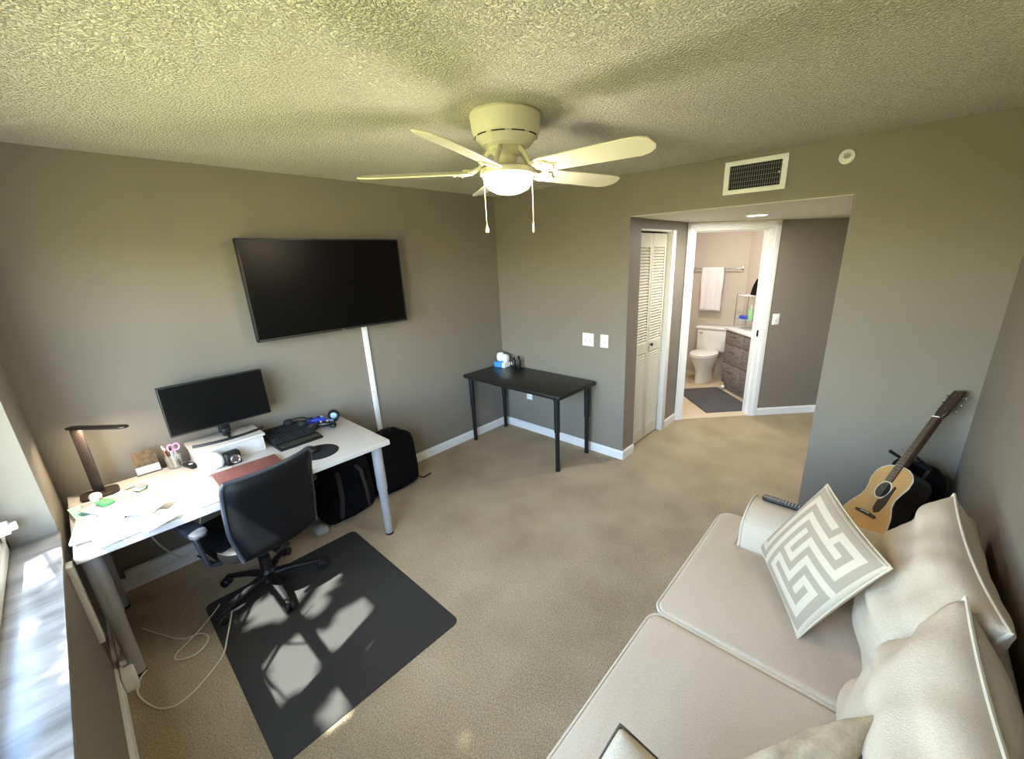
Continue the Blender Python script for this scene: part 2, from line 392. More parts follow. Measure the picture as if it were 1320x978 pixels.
tree = thing('tree', 'leafy garden tree on the lawn outside the window, its leaf gaps shaped for the sun patches', 'tree')
cen = Vector((1.75, -3.45, 1.35)) + SUN*4.2
fo = MB(); placed = 0
while placed < 11000:
    a = random.uniform(-2.1, 2.1); b = random.uniform(-1.35, 1.35); c = random.uniform(-.25, .25)
    if (a/2.1)**4+(b/1.35)**4 > 1.05: continue
    q = cen+e1*a+e2*b+SUN*c
    r = random.uniform(.045, .085)
    bad = False
    for h, hr in SUN_GAPS:
        d = q-Vector(h); d -= SUN*d.dot(SUN)
        if d.length < hr+r*.55: bad = True; break
    if bad: continue
    T = Matrix.Translation(q) @ Matrix.Rotation(random.uniform(0, 6.3), 4, SUN) @ (SUN.to_track_quat('Z', 'Y').to_matrix().to_4x4()) @ Matrix.Rotation(random.gauss(0, .35), 4, 'X')
    vs = [fo.bm.verts.new(T @ Vector(p)) for p in ((-r, 0, 0), (-r*.4, -r*.5, .01), (r*.4, -r*.45, .01), (r, 0, 0), (r*.4, r*.45, .01), (-r*.4, r*.5, .01))]
    fo.bm.faces.new(vs); placed += 1
for hh in SUN_GAPS[:3]: pass
fo.build('gapped_foliage', 'leaf', tree, smooth=None)
base = Vector((cen.x+.5, cen.y-.6, -.15))
tk = MB().tube([base, base+Vector((.05, .05, 1.6)), base+Vector((-.1, .1, 3.0)), cen+Vector((.1, -.2, .3))], [.2, .15, .11, .05], 12)
for k in range(6):
    a = 2*PI*k/6
    tk.tube([base+Vector((-.1, .1, 2.9)), cen+e1*math.cos(a)*.8+e2*math.sin(a)*.5-Vector((0, .25, 0)), cen+e1*math.cos(a)*1.7+e2*math.sin(a)*1.0-Vector((0, .1, 0))], [.06, .035, .012], 8)
tk.build('trunk', 'bark', tree)
for a_, b_, r_ in (((.9, -3.78, .95), (1.75, -3.9, 2.05), .010), ((1.45, -3.8, .95), (1.0, -3.88, 2.1), .008), ((.75, -3.8, 1.35), (2.0, -3.84, 1.62), .007), ((1.7, -3.82, .9), (1.5, -3.9, 2.2), .009)):  # twigs added outside the window to cast thin lines across the sun patches
    a_, b_ = Vector(a_), Vector(b_)
    MB().tube([a_-(b_-a_)*.7, a_, a_.lerp(b_, .4)+Vector((.02, 0, .03)), a_.lerp(b_, .75)-Vector((.02, 0, .02)), b_], [r_*1.6, r_*1.3, r_, r_*.8, r_*.4], 7).build('shadow_branch', 'bark', tree)

# ------------------------------------------------------------------ ceiling fan
fan = thing('ceiling_fan', 'cream five-blade ceiling fan with a lit dome light and two pull chains', 'ceiling fan', (1.83, -1.69, H))
MB().lathe([(0, 0), (.150, 0), (.155, -.01), (.152, -.03), (.146, -.07), (.138, -.085), (.134, -.088), (.134, -.093), (.128, -.096), (.105, -.122), (.08, -.128), (0, -.128)], 48).build('motor_housing', 'cream', fan)
for k in range(10):
    vents = MB(); n_ = 10
    vents.poly([(.1368*math.cos(t), .1368*math.sin(t)) for t in [2*PI*k/10+j*.042 for j in range(n_+1)]]+[(.131*math.cos(t), .131*math.sin(t)) for t in [2*PI*k/10+j*.042 for j in range(n_, -1, -1)]], -.0925, -.0885)
    vents.build('housing_slot', 'dark', fan)
MB().lathe([(0, -.125), (.075, -.126), (.078, -.14), (.06, -.155), (.042, -.16), (.042, -.205), (0, -.205)], 32).build('switch_cup', 'cream', fan)
MB().lathe([(0, -.195), (.05, -.197), (.10, -.205), (.122, -.215), (.124, -.236), (.112, -.240), (0, -.238)], 40).build('light_fitter', 'cream', fan)
MB().lathe([(.110, -.238), (.112, -.243), (.106, -.268), (.088, -.292), (.06, -.306), (.03, -.313), (0, -.315)], 36).build('glass_shade', 'globe', fan)
for k in range(5):
    a = .073+2*PI*k/5
    R_ = Rz(a)
    iron = MB()
    zb = -.222
    iron.tube([(.07, 0, -.132), (.10, 0, -.165), (.125, 0, -.205), (.16, 0, -.218), (.20, 0, -.215)], [.012, .011, .010, .010, .009], 8, T=R_)
    T_ = R_ @ Tr(0, 0, zb+.004) @ Matrix.Rotation(-.27, 4, 'X')
    iron.poly([(.155, -.012), (.19, -.045), (.215, -.040), (.235, -.012), (.26, 0), (.235, .012), (.215, .040), (.19, .045), (.155, .012)], -.012, -.006, T=T_)
    for px_, py_ in ((.2, .03), (.2, -.03), (.24, 0)): iron.lathe([(0, -.018), (.006, -.016), (.006, -.010), (0, -.010)], 8, T=T_ @ Tr(px_, py_, 0))
    io = iron.build('blade_iron', 'cream', fan)
    out = [(.17, -.045), (.20, -.055), (.35, -.060), (.58, -.066), (.635, -.062), (.665, -.045), (.678, 0), (.668, .03), (.64, .055), (.60, .066), (.35, .060), (.20, .055), (.17, .045)]
    MB().poly(out, -.006, 0, bev=.0015, seg=1, T=T_).build('fan_blade', 'cream', fan)
for sx, zz, al in ((-1, -.455, .726), (1, -.45, .726)):
    v = Vector((math.cos(al), math.sin(al)*-1*-1*-1, 0))*sx*.112
    # camera-right direction in plan is (cos, sin) of the yaw
    v = Vector((.747, .664, 0))*sx*.108
    ch = MB()
    nb = 40
    for j in range(nb):
        z = -.225+(zz+.235)*j/(nb-1)
        ch.lathe([(0, z+.0022), (.0017, z+.001), (.0017, z-.001), (0, z-.0022)], 6, cx=v.x, cy=v.y)
    ch.tube([(v.x, v.y, -.222), (v.x, v.y, zz+.01)], .0008, 5)
    pc = ch.build('pull_chain', 'cream', fan)
    if sx < 0: MB().lathe([(0, zz+.018), (.003, zz+.014), (.006, zz+.002), (.0095, zz-.008), (.0085, zz-.016), (0, zz-.020)], 12, cx=v.x, cy=v.y).build('chain_pull', 'cream', pc)
    else: MB().lathe([(0, zz+.018), (.003, zz+.014), (.0045, zz), (.0065, zz-.02), (.004, zz-.028), (0, zz-.029)], 12, cx=v.x, cy=v.y).build('chain_pull', 'cream', pc)

# ------------------------------------------------------------------ wall fittings
vent = thing('air_vent', 'white rectangular air vent grille above the hall opening', 'air vent', (2.405, 0, 2.305))
vf = MB(); w, h = .185, .1
vf.box(-w, w, -.01, 0, h-.028, h, bev=.002).box(-w, w, -.01, 0, -h, -h+.028, bev=.002).box(-w, -w+.032, -.0098, 0, -h+.026, h-.026).box(w-.032, w, -.0098, 0, -h+.026, h-.026)
vf.build('vent_frame', 'white', vent)
B(-w+.03, w-.03, -.002, -.0005, -h+.026, h-.026).build('vent_back', 'dark', vent)
vs_ = MB()
for k in range(23):
    x = -w+.038+k*(2*w-.076)/22; vs_.box(x-.0009, x+.0009, -.008, -.003, -h+.027, h-.027)
for k in range(5):
    z = -h+.045+k*(2*h-.09)/4; vs_.box(-w+.03, w-.03, -.005, -.002, z-.0009, z+.0009)
vs_.build('vent_blades', 'gtext', vent)
MB().box(w-.045, w-.038, -.018, -.006, -.005, .005).build('vent_lever', 'trim', vent)
sd = thing('sprinkler_cover', 'round white sprinkler rosette high on the far wall right of the vent', 'sprinkler', (2.881, 0, 2.335))
RX = Matrix.Rotation(PI/2, 4, 'X')
MB().lathe([(0, .001), (.038, .001), (.039, .006), (.034, .012), (.028, .013), (.024, .008), (.012, .008), (0, .008)], 28, T=RX).build('rosette', 'white', sd)
MB().lathe([(0, .008), (.008, .008), (.008, .03), (.014, .032), (.014, .036), (0, .036)], 14, T=RX).build('sprinkler_head', 'chrome', sd)

def plate(name, label, cat, x, z, w, h, nsw, T=None, outlet=False):
    t = thing(name, label, cat)
    t.matrix_world = (T if T is not None else Matrix.Identity(4)) @ Tr(x, 0, z)
    B(-w/2, w/2, -.006, -.0005, -h/2, h/2, bev=.002).build('wall_plate', 'white', t)
    for k in range(nsw):
        cx = (k-(nsw-1)/2)*.046
        if outlet:
            for dz in (-.02, .02):
                ob = B(cx-.015, cx+.015, -.009, -.005, dz-.014, dz+.014, bev=.003).build('socket', 'white', t)
                MB().box(cx-.007, cx-.004, -.0096, -.0088, dz-.004, dz+.005).box(cx+.004, cx+.007, -.0096, -.0088, dz-.004, dz+.005).build('socket_slots', 'dark', ob)
        else:
            B(cx-.005, cx+.005, -.016, -.005, -.004, .012, bev=.001, T=Tr(0, 0, 0)).build('switch_toggle', 'trim', t)
            MB().box(cx-.006, cx+.006, -.0066, -.0055, -.013, .013).build('toggle_slot', 'gtext', t)
    return t
plate('light_switch', 'white double light switch on the far wall, left of the single one', 'light switch', 1.141, 1.107, .122, .12, 2)
plate('light_switch', 'white single light switch between the double switch and the hall opening', 'light switch', 1.314, 1.109, .082, .118, 1)
plate('light_switch', 'white light switch on the angled hall wall beside the bathroom door frame', 'light switch', 1.06, 1.115, .078, .118, 1, T=MW)
plate('power_outlet', 'white power outlet low on the far wall beneath the black table', 'outlet', .385, .425, .076, .118, 1, outlet=True)

tag(MB().box(0, .014, -1.578, -1.535, .09, 1.42, bev=.003).build('cable_cover', 'white'), 'long white cable cover running down the wall below the television', 'cable cover')
tag(MB().box(.80, .86, -L_, -L_+.02, .30, .70, bev=.003).build('cable_cover', 'white'), 'short white strip on the wall under the marble window sill', 'cable cover')
ps = thing('power_strip', 'long white power strip on the floor edge beside the left desk leg', 'power strip', (0, 0, 0))
MB().box(.10, .88, -L_+.016, -L_+.062, .0, .085, bev=.006).build('strip_body', 'white', ps)
for k in range(7): MB().box(.16+k*.1, .20+k*.1, -L_+.028, -L_+.05, .085, .087, bev=.0008).build('strip_socket', 'gtext', ps)
MB().box(.74, .79, -L_+.022, -L_+.056, .086, .115, bev=.005).build('plug', 'white', ps)
pw = thing('power_strip', 'white wall-mounted power strip along the left wall beneath the desk', 'power strip', (0, 0, 0))
MB().box(.015, .05, -3.28, -2.30, .085, .145, bev=.005).build('strip_body', 'white', pw)
for y in (-2.95, -2.62): MB().box(.05, .085, y, y+.045, .095, .135, bev=.006).build('plug', 'white' if y < -2.9 else 'black', pw)

dl = thing('downlight', 'lit round downlight in the hall ceiling', 'ceiling light', (2.207, .968, ZH))
MB().lathe([(.075, 0), (.095, 0), (.097, -.004), (.09, -.008), (.077, -.006)], 32).build('downlight_ring', 'white', dl)
MB().lathe([(0, -.003), (.077, -.004), (.077, -.001), (0, -.001)], 32).build('downlight_lens', 'downlight', dl)

# ------------------------------------------------------------------ television
tv = thing('television', 'large black flat television mounted on the left wall', 'television', (0, -1.782, 1.70), 0)
hw, hh = .56, .325
MB().box(.075, .118, -hw, hw, -hh, hh, bev=.006).build('tv_case', 'black', tv)
bz = MB().box(.116, .1215, -hw, hw, -hh, -hh+.016, bev=.001).box(.116, .1215, -hw, hw, hh-.01, hh, bev=.001).box(.116, .1215, -hw, -hw+.01, -hh, hh, bev=.001).box(.116, .1215, hw-.01, hw, -hh, hh, bev=.001)
bz.build('tv_bezel', mat('dark_grey_bezel', srgb(58, 58, 56), .35, metal=.5), tv)
B(.116, .1195, -hw+.01, hw-.01, -hh+.016, hh-.01).build('tv_screen', 'screen', tv)
MB().box(.1195, .1225, .0, .02, -hh+.003, -hh+.011, bev=.001).build('tv_logo', 'chrome', tv)
MB().box(.001, .02, -.2, .2, -.14, .14, bev=.003).box(.02, .076, -.16, -.12, -.18, .18).box(.02, .076, .12, .16, -.18, .18).build('wall_mount', 'black', tv)

# ------------------------------------------------------------------ black table
tb = thing('side_table', 'black rectangular table with four round legs in the far corner', 'table', (.0, 0, 0))
MB().box(.012, 1.245, -.592, -.03, .692, .727, bev=.004).build('tabletop', 'tableblack', tb)
for x, y in ((.075, -.545), (.075, -.085), (1.185, -.545), (1.185, -.085)):
    l = MB().lathe([(0, .692), (.04, .692), (.04, .686), (.026, .684), (.0255, .38), (.0205, .375), (.0195, .02), (.022, .018), (.022, 0), (0, 0)], 20, cx=x, cy=y).build('leg', 'black', tb)

sb = thing('shallow_box', 'light blue and white box on the black table by the corner', 'box', (.11, -.125, .727), .12)
B(-.075, .035, -.05, .05, 0, .055, bev=.003).build('box_body', 'lblue', sb)
B(.035, .075, -.05, .05, 0, .055, bev=.003).build('box_end', 'white', sb)
rl = thing('tissue_bundle', 'crumpled white bundle piled on the light blue box', 'tissues', (.11, -.125, .782))
MB().blob(-.02, 0, .05, .085, .08, .10, e=.8, n=12, nz=.35).build('crumpled_tissue', 'plush', rl)
MB().blob(.05, .01, .042, .07, .07, .085, e=.8, n=12, nz=.35).build('crumpled_tissue', 'plush', rl)
for i, (x, y, h, lb) in enumerate(((.268, -.10, .115, 'slim black bottle beside the blue box, left of its taller neighbour'), (.33, -.09, .135, 'tallest black bottle at the right of the items on the black table'))):
    b_ = thing('bottle', lb, 'bottle', (x, y, .727), 0, 'black bottles on the black table')
    MB().lathe([(0, 0), (.02, 0), (.022, .004), (.022, h*.72), (.016, h*.8), (.012, h*.83), (0, h*.83)], 18).build('bottle_body', 'black', b_)
    MB().lathe([(0, h*.83), (.014, h*.83), (.014, h), (0, h)], 16).build('bottle_cap', 'blackm', b_)
sm = tag(MB().blob(0, 0, .03, .08, .05, .06, e=.7, n=10, nz=.2).build('tissue', 'plush', loc=(.225, -.05, .727)), 'small white tissue between the blue box and black bottles', 'tissue')

# ------------------------------------------------------------------ desk
DZ = .727
desk = thing('desk', 'long white desk with round silver legs against the left wall', 'desk')
MB().box(.105, .848, -3.365, -1.92, DZ-.034, DZ, bev=.003).build('desktop', 'desk', desk)
for x, y in ((.775, -1.985), (.78, -3.325), (.17, -1.985), (.17, -3.325)):
    lg = MB().lathe([(0, DZ-.034), (.05, DZ-.034), (.05, DZ-.04), (.034, DZ-.042), (.033, .36), (.029, .355), (.026, .012), (0, .012)], 24, cx=x, cy=y).build('leg', 'silver', desk)
    MB().lathe([(0, .014), (.027, .014), (.028, 0), (0, 0)], 20, cx=x, cy=y).build('foot', 'black', lg)

# monitor riser + monitor
ri = thing('monitor_riser', 'white box-shaped monitor riser on the desk under the screen', 'monitor stand', (.21, -2.665, DZ))
MB().box(-.115, .125, -.185, .185, .098, .113, bev=.002).build('shelf', 'desk', ri)
for y in (-.175, .158): MB().box(-.11, .105, y, y+.017, 0, .098).build('side_panel', 'desk', ri)
MB().box(.085, .105, -.16, .16, 0, .098).build('front_panel', 'desk', ri)
mo = thing('monitor', 'black computer monitor on an arched stand on the desk riser', 'monitor', (.20, -2.645, DZ+.113), 0)
Tm = Tr(0, 0, .23) @ Matrix.Rotation(-.03, 4, 'Y')
MB().box(-.035, .0, -.262, .262, -.15, .15, bev=.006, T=Tm).build('monitor_case', 'black', mo)
MB().box(-.001, .002, -.256, .256, -.138, .145, T=Tm).build('monitor_screen', 'screen', mo)
MB().box(-.06, -.03, -.03, .03, .02, .22, bev=.006).box(-.05, -.015, -.02, .02, .0, .05, bev=.004).build('stand_neck', 'black', mo)
arc = [(.085*math.cos(t)*1.0-.0 if False else -.02+.105*(1-abs(u)**2.2)*0+.10*(1-.35*u*u)-.01, u*.185, .006) for u, t in ((k/10-1, 0) for k in range(21))]
MB().tube(arc, .009, 8).tube([(-.04, 0, .008), (.08, 0, .006)], .008, 8).build('stand_foot', 'black', mo)

# desk lamp
lp = thing('desk_lamp', 'lit bronze desk lamp with a flat bar head at the desk corner', 'lamp', (.215, -3.245, DZ), .0)
MB().blob(0, 0, .009, .12, .15, .018, e=.5, n=16).build('lamp_base', 'lamp', lp)
MB().box(-.007, .007, -.022, .022, .015, .375, bev=.003, T=Rz(-.35)).build('lamp_post', 'lamp', lp)
dv = Vector((.245, .206, 0)).normalized(); ang = math.atan2(dv.y, dv.x)
Th = Tr(.0, .0, .376) @ Rz(ang)
hd = MB().poly([(-.035, -.016), (-.02, -.021), (.25, -.021), (.27, -.012), (.27, .012), (.25, .021), (-.02, .021), (-.035, .016)], 0, .011, bev=.002, seg=2, T=Th).build('lamp_head', 'lamp', lp)
MB().box(.02, .24, -.013, .013, -.002, .0005, T=Th).build('led_strip', 'ledstrip', hd)

# ---- small things on the desk
card = thing('greeting_card', 'dark picture card leaning on the wall side of the desk left of the pen cup', 'card', (.115, -3.035, DZ), 0)
Tc = Tr(.0, 0, 0) @ Matrix.Rotation(-.22, 4, 'Y')
B(-.0015, .0015, -.052, .052, .045, .135, T=Tc).build('card_picture', 'photo', card)
B(-.0015, .002, -.052, .052, 0, .045, T=Tc).build('card_caption', 'paper', card)
ct = MB()
for k, (a, b) in enumerate(((-.03, .03), (-.04, .035), (-.02, .025))): ct.box(.002, .0026, a, b, .033-k*.012, .036-k*.012, T=Tc)
ct.build('caption_lines', 'gtext', card)
MB().box(-.04, .012, -.055, .055, 0, .004).build('card_rest', 'lamp', card)
cup = thing('pen_cup', 'clear pen cup between the picture card and the riser', 'cup', (.15, -2.92, DZ))
MB().lathe([(0, 0), (.034, 0), (.037, .004), (.041, .088), (.038, .088), (.034, .006), (0, .006)], 24).build('cup_body', 'clear', cup)
def pen(x, y, dx, dy, h, m, label, r=.004):
    p = thing('pen', label, 'pen', (.15+x, -2.92+y, DZ+.008), 0, 'pens in the clear cup')
    MB().tube([(0, 0, 0), (dx*.85, dy*.85, h*.85)], r, 8).build('barrel', m, p)
    MB().tube([(dx*.85, dy*.85, h*.85), (dx, dy, h)], [r*1.15, r*.9], 8).build('pen_cap', 'white' if m != 'white' else 'blackm', p)
pen(-.01, -.015, -.005, -.018, .135, 'orange', 'orange pen at the left of the clear pen cup')
pen(0, -.008, .008, -.02, .13, 'blackm', 'black pen beside the orange one in the clear cup')
pen(.01, .0, .01, -.004, .125, 'white', 'white pen in the middle of the clear cup')
sc_ = thing('scissors', 'pink-handled scissors standing in the clear pen cup', 'scissors', (.155, -2.905, DZ+.008))
MB().box(-.001, .001, -.006, .006, 0, .09).build('scissor_blades', 'chrome', sc_)
ring = lambda cy: [(0, cy+.014*math.cos(t), .118+.020*math.sin(t)) for t in [2*PI*k/14 for k in range(14)]]
MB().tube(ring(-.013), .0045, 6, closed=True).tube(ring(.013), .0045, 6, closed=True).tube([(0, -.004, .085), (0, 0, .103)], .006, 6).build('scissor_handles', 'pink', sc_)

bp_ = thing('business_card_box', 'small dark gadget with a white mark on the desk left of the riser', 'gadget', (.225, -2.862, DZ), .3)
B(-.05, .05, -.018, .018, 0, .022, bev=.003).build('gadget_body', 'black', bp_)
B(0, .02, -.01, .006, .022, .023).build('gadget_mark', 'white', bp_)

cm = thing('desk_clock', 'small black cube camera on the desk in front of the riser', 'camera', (.385, -2.685, DZ), .1)
cm.name = 'camera'
B(-.03, .03, -.04, .04, 0, .08, bev=.01, seg=3).build('camera_body', 'black', cm)
MB().lathe([(0, 0), (.026, 0), (.027, .012), (.022, .014), (.018, .008), (0, .006)], 22, T=Tr(.03, .005, .04) @ Matrix.Rotation(PI/2, 4, 'Y')).build('lens', 'chrome', cm)
tag(MB().blob(0, 0, .042, .10, .10, .085, e=.75, n=18, nz=.9).build('tissue_wad', 'plush', loc=(.345, -2.79, DZ)), 'crumpled white tissue beside the small black camera on the desk', 'tissue')

dp = thing('notebook', 'reddish-brown leather notebook on the desk behind the office chair', 'notebook', (.60, -2.655, DZ), -.02)
B(-.115, .115, -.16, .16, 0, .004, bev=.001).box(-.115, .115, -.16, .16, .014, .018, bev=.001).box(-.115, .115, -.162, -.158, 0, .018).build('cover', 'red', dp)
B(-.108, .108, -.156, .153, .004, .014).build('pages', 'paper', dp)

kb = thing('keyboard', 'wide black keyboard on the desk right of the monitor', 'keyboard', (.27, -2.32, DZ), 0)
Tk = Rz(.04)
MB().poly([(-.20, 0), (.18, 0), (.18, .012), (.10, .022), (-.20, .04)], -.135, .135, axis='y', T=Tk, bev=.003, seg=2).build('keyboard_case', 'black', kb)
ky = MB()
for i in range(9):
    for j in range(9):
        x = -.185+i*.031; z = .04-(x+.2)*.06+.001
        ky.box(x, x+.026, -.13+j*.029, -.105+j*.029, z-.004, z+.007, bev=.002, seg=1, T=Tk)
ky.build('keys', 'blackm', kb)
MB().box(.115, .168, -.12, .12, .012, .0225, bev=.003, T=Tk).build('wrist_rest', mat('dark_olive_rest', srgb(48, 46, 38), .35), kb)
hs = thing('headset', 'black headset lying behind the keyboard against the left wall', 'headset', (.16, -2.24, DZ+.048), .5)
MB().tube([(.06*math.cos(t), .075*math.sin(t), .02) for t in [PI*k/12 for k in range(13)]], .008, 8, flat=.6).build('headband', 'black', hs)
for sx in (-1, 1): MB().lathe([(0, 0), (.03, 0), (.033, .012), (.026, .028), (0, .03)], 18, T=Tr(sx*.06, -.005, .0)).build('ear_cup', 'blackm', hs)

def controller(name, label, x, y, rz, m, z=DZ):
    c = thing(name, label, 'game controller', (x, y, z), rz, 'game controllers on the desk')
    b = MB(); b.blob(0, 0, .026, .10, .06, .035, e=.6, n=14)
    for s in (-1, 1): b.blob(0, 0, 0, .045, .10, .035, e=.8, n=12, T=Tr(s*.055, -.022, .022) @ Rz(-s*-.3))
    b.build('shell', m, c)
    for s in (-1, 1):
        MB().lathe([(0, .056), (.009, .055), (.010, .050), (.005, .046), (.005, .036), (0, .036)], 14, cx=s*.022, cy=-.012).build('thumb_stick', 'blackm' if m != 'black' else 'gtext', c)
    MB().box(-.045, -.037, -.002, .022, .04, .046).box(-.053, -.029, .006, .014, .04, .046).build('direction_pad', 'blackm', c)
    bt_ = MB()
    for ox, oy in ((.01, 0), (-.01, 0), (0, .01), (0, -.01)): bt_.lathe([(0, .047), (.004, .046), (.004, .038), (0, .038)], 8, cx=.042+ox, cy=.01+oy)
    bt_.build('buttons', 'pblue', c)
controller('game_controller', 'blue game controller on the desk between the keyboard and round speaker', .13, -2.10, 1.2, 'blue')
controller('game_controller', 'black game controller in front of the blue one on the desk', .26, -2.085, 1.0, 'black')
spk = thing('speaker', 'small round black speaker with a pale blue centre at the desk end', 'speaker', (.185, -1.985, DZ), -.55)
RYs = Tr(-.012, 0, .044) @ Matrix.Rotation(PI/2, 4, 'Y')
MB().lathe([(0, 0), (.036, 0), (.042, .008), (.042, .022), (.036, .028), (.028, .026), (0, .024)], 28, T=RYs).build('speaker_ring', 'black', spk)
MB().lathe([(0, .024), (.022, .0245), (.022, .028), (.010, .031), (0, .031)], 22, T=RYs).build('speaker_cone', 'pblue', spk)
MB().box(-.02, .025, -.02, .02, 0, .004, bev=.0015).build('speaker_foot', 'black', spk)

mp_ = thing('mouse_pad', 'round black mouse pad on the desk right of the chair back', 'mouse pad', (.655, -2.295, DZ))
MB().lathe([(0, 0), (.113, 0), (.114, .002), (.112, .004), (0, .004)], 40).build('pad', 'blackm', mp_)
MB().blob(-.06, -.06, .012, .06, .08, .02, e=.8, n=14).build('wrist_cushion', 'black', mp_) if False else None
ms = thing('computer_mouse', 'dark computer mouse with a highlight painted in grey on the round pad', 'mouse', (.615, -2.33, DZ+.004), .3)
MB().blob(0, 0, .017, .105, .062, .036, e=.85, n=16).build('mouse_shell', 'black', ms)
MB().blob(-.022, 0, .031, .03, .03, .012, e=.9, n=10).build('mouse_highlight', 'gtext', ms)  # grey dome stands in for the light glinting on the shell

# papers
def sheet(x, y, rz, w, h, label, z, m='paper', lines=None, cat='paper', name='paper_sheet', th=.0012, group='papers on the desk'):
    t = thing(name, label, cat, (x, y, z), rz, group)
    b = MB(); n = 6
    vs = [[b.bm.verts.new((-w/2+w*i/n, -h/2+h*j/n, .0015*math.sin(i*1.3+x*9)*math.sin(j*.9)+.0015+th)) for j in range(n+1)] for i in range(n+1)]
    for i in range(n):
        for j in range(n): b.bm.faces.new((vs[i][j], vs[i+1][j], vs[i+1][j+1], vs[i][j+1]))
    g = bmesh.ops.extrude_face_region(b.bm, geom=list(b.bm.faces))
    for v in g['geom']:
        if isinstance(v, bmesh.types.BMVert): v.co.z = 0
    b.build('sheet', m, t)
    if lines:
        l = MB()
        for (a, c, d, e, ) in lines: l.box(a*w, c*w, d*h, e*h, .0042+th, .0046+th)
        l.build('printing', lines_m.get(m, 'gtext'), t)
    return t
lines_m = {}
tl = [(-.4, .3, .38-.07*k, .395-.07*k) for k in range(6)]
z0 = DZ
sheet(.55, -3.10, .35, .28, .216, 'large white sheet at the bottom right of the desk paper pile', z0, th=.003)
sheet(.71, -3.21, .12, .28, .20, 'thick white booklet overhanging the front left of the paper pile', z0+.006, lines=[(-.4, .1, .3, .32), (-.4, .2, .2, .22)], th=.009)
sheet(.64, -3.27, -.12, .26, .17, 'cream booklet with dark curved print at the left desk edge', z0+.018, lines=[(-.3, .0, -.1, .08), (.1, .3, -.2, -.17), (-.3, .2, .25, .28)], th=.007)
sheet(.50, -3.19, .45, .26, .19, 'white letter with faint lines of text near the back of the pile', z0+.028, lines=tl, th=.002)
sheet(.78, -3.12, .5, .22, .15, 'folded white sheet on top at the desk front edge of the paper pile', z0+.018, th=.004)
sheet(.64, -3.13, .8, .20, .13, 'small white envelope lying across the top of the paper pile', z0+.033, th=.003)
sheet(.66, -2.96, .18, .20, .27, 'wide white sheet in the sun between the pile and the notebook', z0, lines=[(-.1, .15, .2, .25)])
sheet(.50, -2.86, -.30, .216, .26, 'white sheet tucked up against the riser side of the sunny papers', z0+.004, lines=[(-.2, .1, .2, .22), (-.2, .05, .1, .12)])
sheet(.76, -2.86, .05, .15, .24, 'white sheet at the desk front edge just left of the chair', z0+.008)
sheet(.40, -3.30, .15, .17, .11, 'mint green printed card at the left end of the desk', z0+.010, cat='card', name='printed_card', lines=[(-.4, .4, -.1, .35)], th=.004).children[1].data.materials[0] = M['teal']
gb = tag(B(-.035, .035, -.022, .022, 0, .014, bev=.002).build('green_box', 'green', loc=(.45, -3.235, DZ+.034)), 'small green packet lying on the papers near the lamp', 'packet')
gb.rotation_euler = (0, 0, .4); gb.name = 'packet'
kc = thing('sunglasses', 'dark sunglasses lying on the desk in front of the lamp base', 'sunglasses', (.37, -3.16, DZ), .9)
for s in (-1, 1): MB().blob(s*.032, 0, .014, .055, .02, .026, e=.6, n=12).build('lens', 'black', kc)
MB().tube([(-.06, 0, .02), (0, .004, .022), (.06, 0, .02)], .003, 6).build('glasses_frame', 'lamp', kc)
for s in (-1, 1): MB().tube([(s*.06, 0, .02), (s*.055, .06, .008), (s*.03, .11, .004)], .0025, 6).build('temple_arm', 'lamp', kc)
wj = thing('keys', 'bunch of keys with a clear bead beside the lamp post', 'keys', (.315, -3.255, DZ), .3)
MB().tube([(.018*math.cos(t), .018*math.sin(t), .006) for t in [2*PI*k/14 for k in range(14)]], .0015, 6, closed=True).build('key_ring', 'chrome', wj)
for k in range(3): MB().lathe([(0, 0), (.011, 0), (.011, .002), (0, .002)], 12, T=Rz(k*.6) @ Tr(.028, 0, .002*k)).box(.035, .065, -.003, .003, .002*k, .002*k+.002, T=Rz(k*.6)).build('key', 'chrome', wj)
MB().blob(-.03, .0, .022, .05, .05, .044, e=.9, n=12).build('key_charm', 'white', wj)
sheet(.285, -3.09, .25, .12, .07, 'small white and green note on the desk below the picture card', DZ, cat='paper', name='note', lines=[(-.3, .25, -.3, .3)]).children[1].data.materials[0] = M['teal']

# ------------------------------------------------------------------ backpacks & cables under the desk
def backpack(x, y, w, d, h, rz, label, straps):
    t = thing('backpack', label, 'backpack', (x, y, 0), rz, None)
    def tp(p):
        k = 1-.22*(p.z/h+.5)**2
        return Vector((p.x*k, p.y*k, p.z))
    MB().blob(0, 0, h/2, d, w, h, e=.38, n=20, nz=.10, zf=tp).build('bag_body', 'bag', t)
    MB().blob(d*.36, 0, h*.32, d*.4, w*.8, h*.5, e=.4, n=16, nz=.12).build('front_pocket', 'bag', t)
    MB().tube([(0, -.04, h-.012), (0, -.035, h+.03), (0, .035, h+.03), (0, .04, h-.012)], .008, 8, flat=.5).build('grab_handle', 'strap', t)
    if straps:
        for s in (-1, 1): MB().tube([(d*.20, s*.06, h-.03), (d*.56, s*.085, h*.78), (d*.62, s*.095, h*.45), (d*.54, s*.11, h*.12)], .016, 8, flat=.35).build('shoulder_strap', 'strap', t)
    else:
        MB().tube([(d*.2, w*.42, .03), (d*.4, w*.52, .012), (d*.35, w*.72, .010)], .010, 8, flat=.5).build('shoulder_strap', 'strap', t)
    return t
backpack(.20, -1.61, .44, .30, .50, 0, 'black backpack slumped behind the right desk leg with a strap on the carpet', False)
backpack(.25, -2.05, .44, .30, .47, .05, 'black backpack with grey shoulder straps under the middle of the desk', True)
tag(MB().blob(0, 0, .025, .12, .09, .05, e=.6, n=12, nz=.3).build('pouch', 'gtext', loc=(.36, -2.30, 0)), 'small grey pouch on the carpet left of the strapped backpack', 'pouch')

